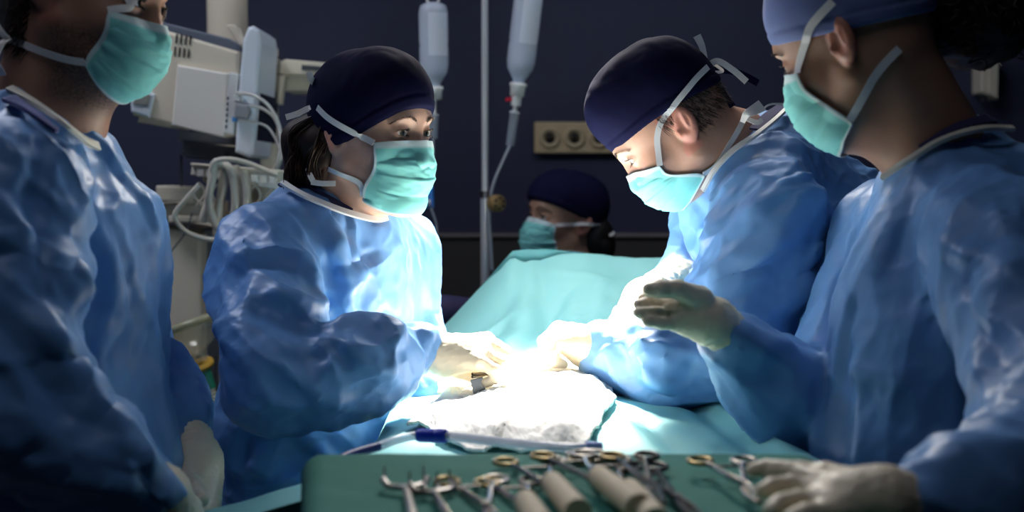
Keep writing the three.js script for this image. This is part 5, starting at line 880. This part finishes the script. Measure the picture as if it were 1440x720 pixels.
  makePerson({
    label: 'assistant in blue gown and pale cap, curly hair in a bun, reaching over the tray', base, skin: 'warm', male: false, neck, neckR: 0.058, hairMat: mHairCurl, nearSide: 1, iris: [0.05, 0.03, 0.02], gaze: V(0, -0.2, 1),
    head: { o: P(1204, 58, 1.62), fwd: V(-0.68, -0.40, -0.61), up: V(-0.25, 0.95, 0), s: 0.98 },
    cap: { rim: [0.045, -0.012], w: 0.085, h: 0.1, d: 0.108, pouf: [[0, 0.07, 0.0, 0.08, 0.07, 0.09]], seed: 3 }, capMat: mCapPale, mask: { seed: 3 },
    ties: [[[[1140, 36], [1156, 18], [1172, 2]], 0.0105, [1, 0.0]], [[[1228, 108], [1246, 86], [1264, 68]], 0.0105, [1, 0.93]]],
    hair, lo, hi,
    bones: [[P(1335, 250, 1.64), P(1335, 420, 1.65), 0.055, 0.1], [P(1335, 420, 1.65), P(1325, 640, 1.65), 0.1, 0.11], [shN, elN, 0.042, 0.04], [elN, wrN, 0.036, 0.022], [shF, elF, 0.04, 0.036], [elF, wrF, 0.034, 0.022], [P(1340, 262, 1.64), shN, 0.045, 0.045], [P(1340, 262, 1.64), shF, 0.045, 0.045], ...legs(V(base.x, 0, base.z + 0.09), V(base.x, 0, base.z - 0.09), 0.9)],
    gown: {
      crumple: [{ axis: [0.1, 1, 0], big: 0.012, mid: 0.006, fine: 0.001, where: (x, y, z) => smooth(0.33, 0.39, x) * smooth(-1.3, -1.4, z) }, { axis: [0.8, -0.5, 0.2], big: 0.010, mid: 0.009, fine: 0.0015, where: (x, y, z) => Math.max(smooth(0.39, 0.33, x), smooth(-1.4, -1.3, z)) }],
      field: g, lo: lo.clone().setY(0.4), hi, h: 0.0105, seed: 3, iters: 60, outer: 0.018, grow: () => 0.03, auto: [{ n: 120, dir: (p, r) => V(0.3 * (r() - 0.5), -1, 0.3 * (r() - 0.5)), len: [0.08, 0.25], where: p => p.x > 0.34, amp: [0.004, 0.010], w: [0.008, 0.016] }, { n: 30, dir: (p, r) => V(0.8, -0.5 + r(), 0.2), len: [0.05, 0.12], where: p => p.x < 0.36 || p.z > -1.4 }],
      folds: [[[[1270, 340], [1290, 400], [1310, 440]], 0.02, -0.016], [[[1180, 420], [1160, 500], [1150, 600], [1146, 660]], 0.014, 0.012], [[[1205, 420], [1185, 520], [1180, 650]], 0.013, -0.010], [[[1220, 470], [1210, 560], [1206, 660]], 0.012, 0.009], [[[1180, 510], [1220, 518], [1270, 522]], 0.010, 0.008], [[[1340, 360], [1360, 420], [1390, 480], [1410, 540]], 0.022, -0.016], [[[1320, 330], [1350, 350], [1380, 360]], 0.02, 0.014], [[[1050, 500], [1080, 480], [1110, 480]], 0.010, 0.010], [[[1060, 530], [1090, 520], [1120, 530]], 0.010, -0.009], [[[1080, 560], [1110, 560], [1130, 570]], 0.010, 0.009], [[[1030, 520], [1050, 560], [1090, 610]], 0.014, 0.008]],
    },
    extra: ({ onGown }) => [
      ['glove', glove(H), mGlove, 'cream latex glove'], ['glove', glove(H2), mGlove, 'cream latex glove'],
      ['collar_trim', onGown([[1250, 256, 1.585], [1290, 230, 1.55], [1330, 206, 1.53], [1380, 192, 1.535], [1420, 192, 1.57], [1456, 198, 1.57]], 0.009, 0.011), mTrim],
      ['scrub_collar', onGown([[1300, 218, 1.56], [1330, 200, 1.56], [1352, 190, 1.555], [1390, 180, 1.56], [1430, 174, 1.59]], t => 0.006 + 0.016 * t, 0.012, 40), mScrub],
      ['shoe', shoe(V(base.x, 0, base.z + 0.09), f), mShoe], ['shoe', shoe(V(base.x, 0, base.z - 0.09), f), mShoe],
    ],
  });
}
// ------------------------------------------------------------------ man standing with his gloved hands together
{
  const f = V(0.95, 0, 0.3), q = yaw(f), ctr = P(60, 400, 1.7), base = V(ctr.x, 0, ctr.z);
  const neck = P(62, 170, 1.69), shN = P(8, 275, 1.47), shF = P(105, 275, 1.9), elN = P(-12, 530, 1.42), wrN = P(196, 680, 1.46), elF = P(180, 470, 1.95), wrF = P(262, 606, 1.8);
  const g = new Field();
  g.ell(P(62, 395, 1.71), [0.2, 0.21, 0.14], q, 0.05).ell(P(66, 600, 1.71), [0.19, 0.25, 0.15], q, 0.06).cap(P(66, 660, 1.71), V(base.x, 0.55, base.z), 0.17, 0.19, 0.06);
  g.cap(P(58, 205, 1.69), shN, 0.07, 0.082, 0.05).cap(P(58, 205, 1.69), shF, 0.068, 0.078, 0.05).cap(P(88, 290, 1.7), P(110, 330, 1.7), 0.085, 0.11, 0.05);
  g.cap(shN, elN, 0.092, 0.094, 0.035).cap(elN, P(130, 632, 1.44), 0.094, 0.07, 0.03).cap(P(130, 632, 1.44), P(192, 674, 1.46), 0.068, 0.05, 0.02);
  g.cap(shF, elF, 0.07, 0.06, 0.03).cap(elF, P(256, 580, 1.81), 0.06, 0.05, 0.03);
  const H = { wrist: P(222, 694, 1.47), cuff: P(194, 676, 1.46), cr: 0.036, wr: 0.029, fingers: [chain([276, 730, 1.53], [290, 752, 1.56], [286, 770, 1.58]), chain([270, 738, 1.51], [286, 762, 1.53], [282, 780, 1.55]), chain([262, 744, 1.49], [278, 770, 1.51], [276, 788, 1.53]), chain([252, 748, 1.475], [266, 774, 1.49], [264, 790, 1.51])], thumb: chain([248, 700, 1.5], [268, 712, 1.54], [280, 732, 1.57]) };
  const H2 = { wrist: P(272, 646, 1.77), cuff: P(258, 596, 1.81), cr: 0.034, wr: 0.033, kr: 0.017, r: 0.0115, fingers: [chain([276, 720, 1.66], [268, 744, 1.62], [256, 752, 1.6]), chain([286, 726, 1.68], [282, 752, 1.64], [270, 762, 1.62]), chain([292, 728, 1.71], [292, 756, 1.67], [282, 768, 1.65]), chain([294, 724, 1.74], [298, 752, 1.71], [290, 764, 1.69])], thumb: chain([264, 680, 1.68], [274, 692, 1.64], [282, 702, 1.62]) };
  const hair = ({ fr, hf }) => {
    const r = rng(41), list = [];
    for (let i = 0; i < 2600; i++) {
      const th = lerp(-2.0, 2.0, r()) + Math.PI, y = lerp(-0.085, 0.06, r()), d = V(Math.sin(th), 0, Math.cos(th)), z = d.z; if ((z > -0.3 && y < 0.0) || z > 0.3) continue;
      const h = hitRay(V(0, y, -0.01).addScaledVector(d, 0.25), d.clone().negate(), hf, 0, 0.25); if (!h || Math.abs(h.x) > 0.082) continue;
      const n = hf.grad(h.x, h.y, h.z), L = 0.012 + 0.008 * r(), dn = V(0, -1, -0.2).addScaledVector(n, 0.25); list.push(taper([h, h.clone().addScaledVector(n, 0.003).addScaledVector(dn, L * 0.5), h.clone().addScaledVector(n, 0.002).addScaledVector(dn, L)].map(p => fr.out(p)), k => 0.0007 * (1 - 0.7 * k), 2, 3));
    }
    return merge(list);
  };
  const [lo, hi] = bounds([shN, shF, elN, wrN, elF, wrF, P(60, 205, 1.69), V(base.x, 0.4, base.z)], 0.22), zt = 1.58;
  makePerson({
    label: 'bearded man in blue gown watching with gloved hands held together, face mask tied behind', base, skin: 'tan', male: true, neck, neckR: 0.066, hairMat: mHairBlack, nearSide: -1, beard: 0.9, shaved: 0.8, iris: [0.035, 0.02, 0.012], gaze: V(0.1, 0.05, 1), fine: 0.0022,
    head: { o: P(124, -2, 1.66), fwd: V(0.95, -0.24, 0.2), up: V(0.22, 0.97, 0), s: 1.0 },
    cap: { rim: [0.052, 0.01], w: 0.084, h: 0.1, d: 0.107, pouf: [], seed: 4 }, mask: { seed: 4, dy: -0.015, len: 0.84, side: [0.07, 0.05], sy: [-0.012, -0.085], w: 0.06 }, chin: 0.012,
    ties: [[[[187, 10], [176, -10], [160, -24], [130, -40]], 0.0095, [0, 0.0]], [[[122, 88], [90, 82], [60, 72], [34, 62], [12, 54]], 0.0095, [0, 0.93]]],
    bows: [[pix([12, 54, zt], [2, 62, zt - 0.01], [-6, 84, zt - 0.01], [4, 106, zt]), 0.009, V(-0.3, 0.2, 1)], [pix([10, 54, zt], [0, 44, zt - 0.01], [-8, 30, zt]), 0.009, V(-0.3, 0.2, 1)]],
    hair, lo, hi,
    bones: [[P(60, 200, 1.69), P(60, 400, 1.71), 0.06, 0.1], [P(60, 400, 1.71), P(66, 600, 1.71), 0.1, 0.11], [shN, elN, 0.045, 0.042], [elN, wrN, 0.04, 0.026], [shF, elF, 0.04, 0.036], [elF, wrF, 0.034, 0.026], [P(58, 215, 1.69), shN, 0.045, 0.05], [P(58, 215, 1.69), shF, 0.045, 0.05], ...legs(V(base.x, 0, base.z + 0.1), V(base.x, 0, base.z - 0.1), 0.9)],
    gown: {
      crumple: [{ axis: [0.15, 1, 0], big: 0.011, mid: 0.006, fine: 0.0012, where: (x, y, z) => smooth(-1.52, -1.58, z) }, { axis: [0.75, -0.6, 0.1], big: 0.014, mid: 0.009, fine: 0.0015, where: (x, y, z) => smooth(-1.58, -1.52, z) }],
      field: g, lo: lo.clone().setY(0.4), hi, h: 0.0105, seed: 4, iters: 60, outer: 0.018, grow: () => 0.03, auto: [{ n: 170, dir: (p, r) => V(0.25 * (r() - 0.35), -1, 0.3 * (r() - 0.5)), len: [0.1, 0.3], where: p => p.z < -1.56, amp: [0.003, 0.008], w: [0.006, 0.014] }, { n: 100, dir: (p, r) => V(0.9, -0.8 + 1.2 * r(), 0.2), len: [0.06, 0.16], where: p => p.z > -1.56, amp: [0.003, 0.007] }],
      folds: [[[[135, 300], [150, 340], [165, 400], [175, 470]], 0.014, 0.010], [[[160, 300], [185, 360], [196, 430], [205, 520]], 0.011, 0.008], [[[148, 310], [170, 370], [186, 450], [192, 520]], 0.010, -0.009], [[[110, 280], [130, 330], [100, 400], [90, 440]], 0.014, 0.014], [[[100, 300], [112, 340], [96, 380]], 0.014, -0.012], [[[60, 200], [50, 270], [56, 340], [60, 400]], 0.016, -0.016], [[[210, 420], [222, 520], [226, 640]], 0.010, 0.008], [[[20, 420], [60, 470], [100, 520]], 0.016, 0.012], [[[10, 460], [60, 540], [120, 590]], 0.018, -0.012], [[[150, 620], [180, 620], [200, 640]], 0.010, 0.010], [[[165, 650], [185, 640], [200, 655]], 0.008, -0.009]],
    },
    extra: ({ onGown }) => [
      ['glove', glove(H), mGlove, 'cream latex glove'], ['glove', glove(H2), mGlove, 'cream latex glove'],
      ['collar_trim', onGown([[-8, 112, 1.6], [18, 134, 1.575], [50, 158, 1.56], [84, 184, 1.56], [112, 204, 1.575], [128, 210, 1.61]], 0.011, 0.010), mTrim],
      ['scrub_collar', onGown([[-8, 130, 1.585], [16, 148, 1.565], [46, 171, 1.552], [74, 192, 1.55]], t => 0.018 * (1 - 0.6 * t), 0.009, 40), std(0x4a4f86, 0.8)],
      ['shoe', shoe(V(base.x, 0, base.z + 0.1), f), mShoe], ['shoe', shoe(V(base.x, 0, base.z - 0.1), f), mShoe],
    ],
  });
}
// ------------------------------------------------------------------ anaesthetist sitting behind the head screen
{
  const f = V(-0.9, 0, 0.43), q = yaw(f), base = V(P(800, 400, 3.42).x, 0, P(800, 400, 3.42).z);
  const neck = P(812, 382, 3.4), shN = P(775, 440, 3.25), shF = P(850, 430, 3.55), elN = P(690, 455, 3.12), wrN = P(600, 442, 3.02);
  const g = new Field();
  g.ell(P(812, 480, 3.42), [0.18, 0.22, 0.12], q, 0.05).cap(P(812, 520, 3.42), V(base.x, 0.55, base.z), 0.14, 0.16, 0.05).cap(P(812, 400, 3.41), shN, 0.06, 0.062, 0.05).cap(P(812, 400, 3.41), shF, 0.06, 0.062, 0.05).cap(shN, elN, 0.066, 0.058, 0.03).cap(elN, P(625, 440, 3.05), 0.057, 0.05, 0.02).cap(shF, P(880, 520, 3.5), 0.06, 0.055, 0.03);
  const hand = P(570, 445, 2.98);
  const hair = ({ fr }) => {
    const vol = new Field(); vol.ell(P(838, 338, 3.42), [0.05, 0.06, 0.05], null, 0.03).cap(P(834, 325, 3.41), P(846, 365, 3.44), 0.04, 0.025, 0.03);
    const [lo, hi] = bounds(pix([800, 300, 3.36], [870, 385, 3.5]), 0.05), list = [toGeo(meshField(vol, 0.006, lo, hi))];
    list.push(...strands(220, 51, r => { const a = r() * 3.14 + 1.57, c = r(); const p = t => P(838 + Math.sin(a) * 28 * Math.sin(t * 2.2 + 0.4), lerp(312, 372, t), 3.415 + Math.cos(a) * 0.052 * Math.sin(t * 2.2 + 0.4) + 0.01 * c); return taper([0, 0.33, 0.66, 1].map(p), k => 0.0014, 8, 4); }));
    return merge(list);
  };
  const [lo, hi] = bounds([shN, shF, elN, wrN, P(812, 395, 3.4), V(base.x, 0.4, base.z)], 0.2);
  makePerson({
    label: 'anaesthetist in dark navy scrubs and cap sitting behind the raised drape, dark hair', base, skin: 'olive', male: false, neck, neckR: 0.052, hairMat: mHairBlack, nearSide: 1, gaze: V(0.2, 0.15, 1), iris: [0.03, 0.02, 0.015],
    head: { o: P(793, 312, 3.4), fwd: V(-0.86, 0.10, 0.5), up: V(0.12, 1, 0), s: 0.98 },
    cap: { rim: [0.053, -0.012], w: 0.086, h: 0.1, d: 0.11, pouf: [[0, 0.065, 0.03, 0.078, 0.07, 0.08], [0, 0.06, -0.045, 0.08, 0.07, 0.075]], seed: 5 }, mask: { seed: 5, side: [0.066, 0.042] },
    ties: [[[[792, 316], [810, 315], [828, 315], [842, 316]], 0.0095, [1, 0.0]], [[[796, 352], [810, 356], [822, 358]], 0.008, [1, 0.93]]],
    bows: [[pix([842, 316, 3.4], [850, 321, 3.38], [852, 328, 3.38], [860, 330, 3.38], [864, 326, 3.38]), 0.008, V(0, 0.3, 1)], [pix([842, 316, 3.4], [852, 316, 3.39], [856, 322, 3.39]), 0.008, V(0, 0.3, 1)]],
    hair, lo, hi,
    bones: [[P(812, 395, 3.4), P(812, 500, 3.42), 0.05, 0.09], [P(812, 500, 3.42), V(base.x, 0.55, base.z), 0.09, 0.1], [shN, elN, 0.04, 0.036], [elN, wrN, 0.036, 0.028], [wrN, hand, 0.026, 0.022], [hand, P(548, 450, 2.95), 0.02, 0.012], [shF, P(880, 520, 3.5), 0.04, 0.035], [P(880, 520, 3.5), P(830, 560, 3.3), 0.034, 0.024], [P(812, 410, 3.41), shN, 0.04, 0.04], [P(812, 410, 3.41), shF, 0.04, 0.04], [V(base.x, 0.58, base.z), V(base.x - 0.05, 0.55, base.z + 0.3), 0.09, 0.06], [V(base.x - 0.05, 0.55, base.z + 0.3), V(base.x - 0.05, 0.09, base.z + 0.28), 0.055, 0.04], [V(base.x, 0.58, base.z), V(base.x + 0.2, 0.55, base.z + 0.28), 0.09, 0.06], [V(base.x + 0.2, 0.55, base.z + 0.28), V(base.x + 0.2, 0.09, base.z + 0.26), 0.055, 0.04]],
    gown: { field: g, lo: lo.clone().setY(0.5), hi, h: 0.016, seed: 5, iters: 40, mat: mScrub, grow: () => 0.05 },
    extra: () => [['shoe', shoe(V(base.x - 0.05, 0, base.z + 0.28), V(0, 0, 1)), mShoe], ['shoe', shoe(V(base.x + 0.2, 0, base.z + 0.26), V(0, 0, 1)), mShoe]],
  });
  const st = thing('round_stool', 'round grey stool under the anaesthetist behind the drape', 'stool', V(base.x, 0, base.z));
  part(st, 'seat', place(lathe([[0, 0.0], [0.17, 0.0], [0.18, 0.02], [0.17, 0.05], [0, 0.055]], 32), V(base.x, 0.4, base.z)), mGreyDark);
  part(st, 'column', rod(V(base.x, 0.06, base.z), V(base.x, 0.4, base.z), 0.02, 16), mSteel);
  part(st, 'foot', place(lathe([[0, 0], [0.1, 0], [0.1, 0.015], [0.03, 0.05], [0, 0.05]], 28), V(base.x, 0.001, base.z)), mSteel);
}

renderer.render(scene, camera);
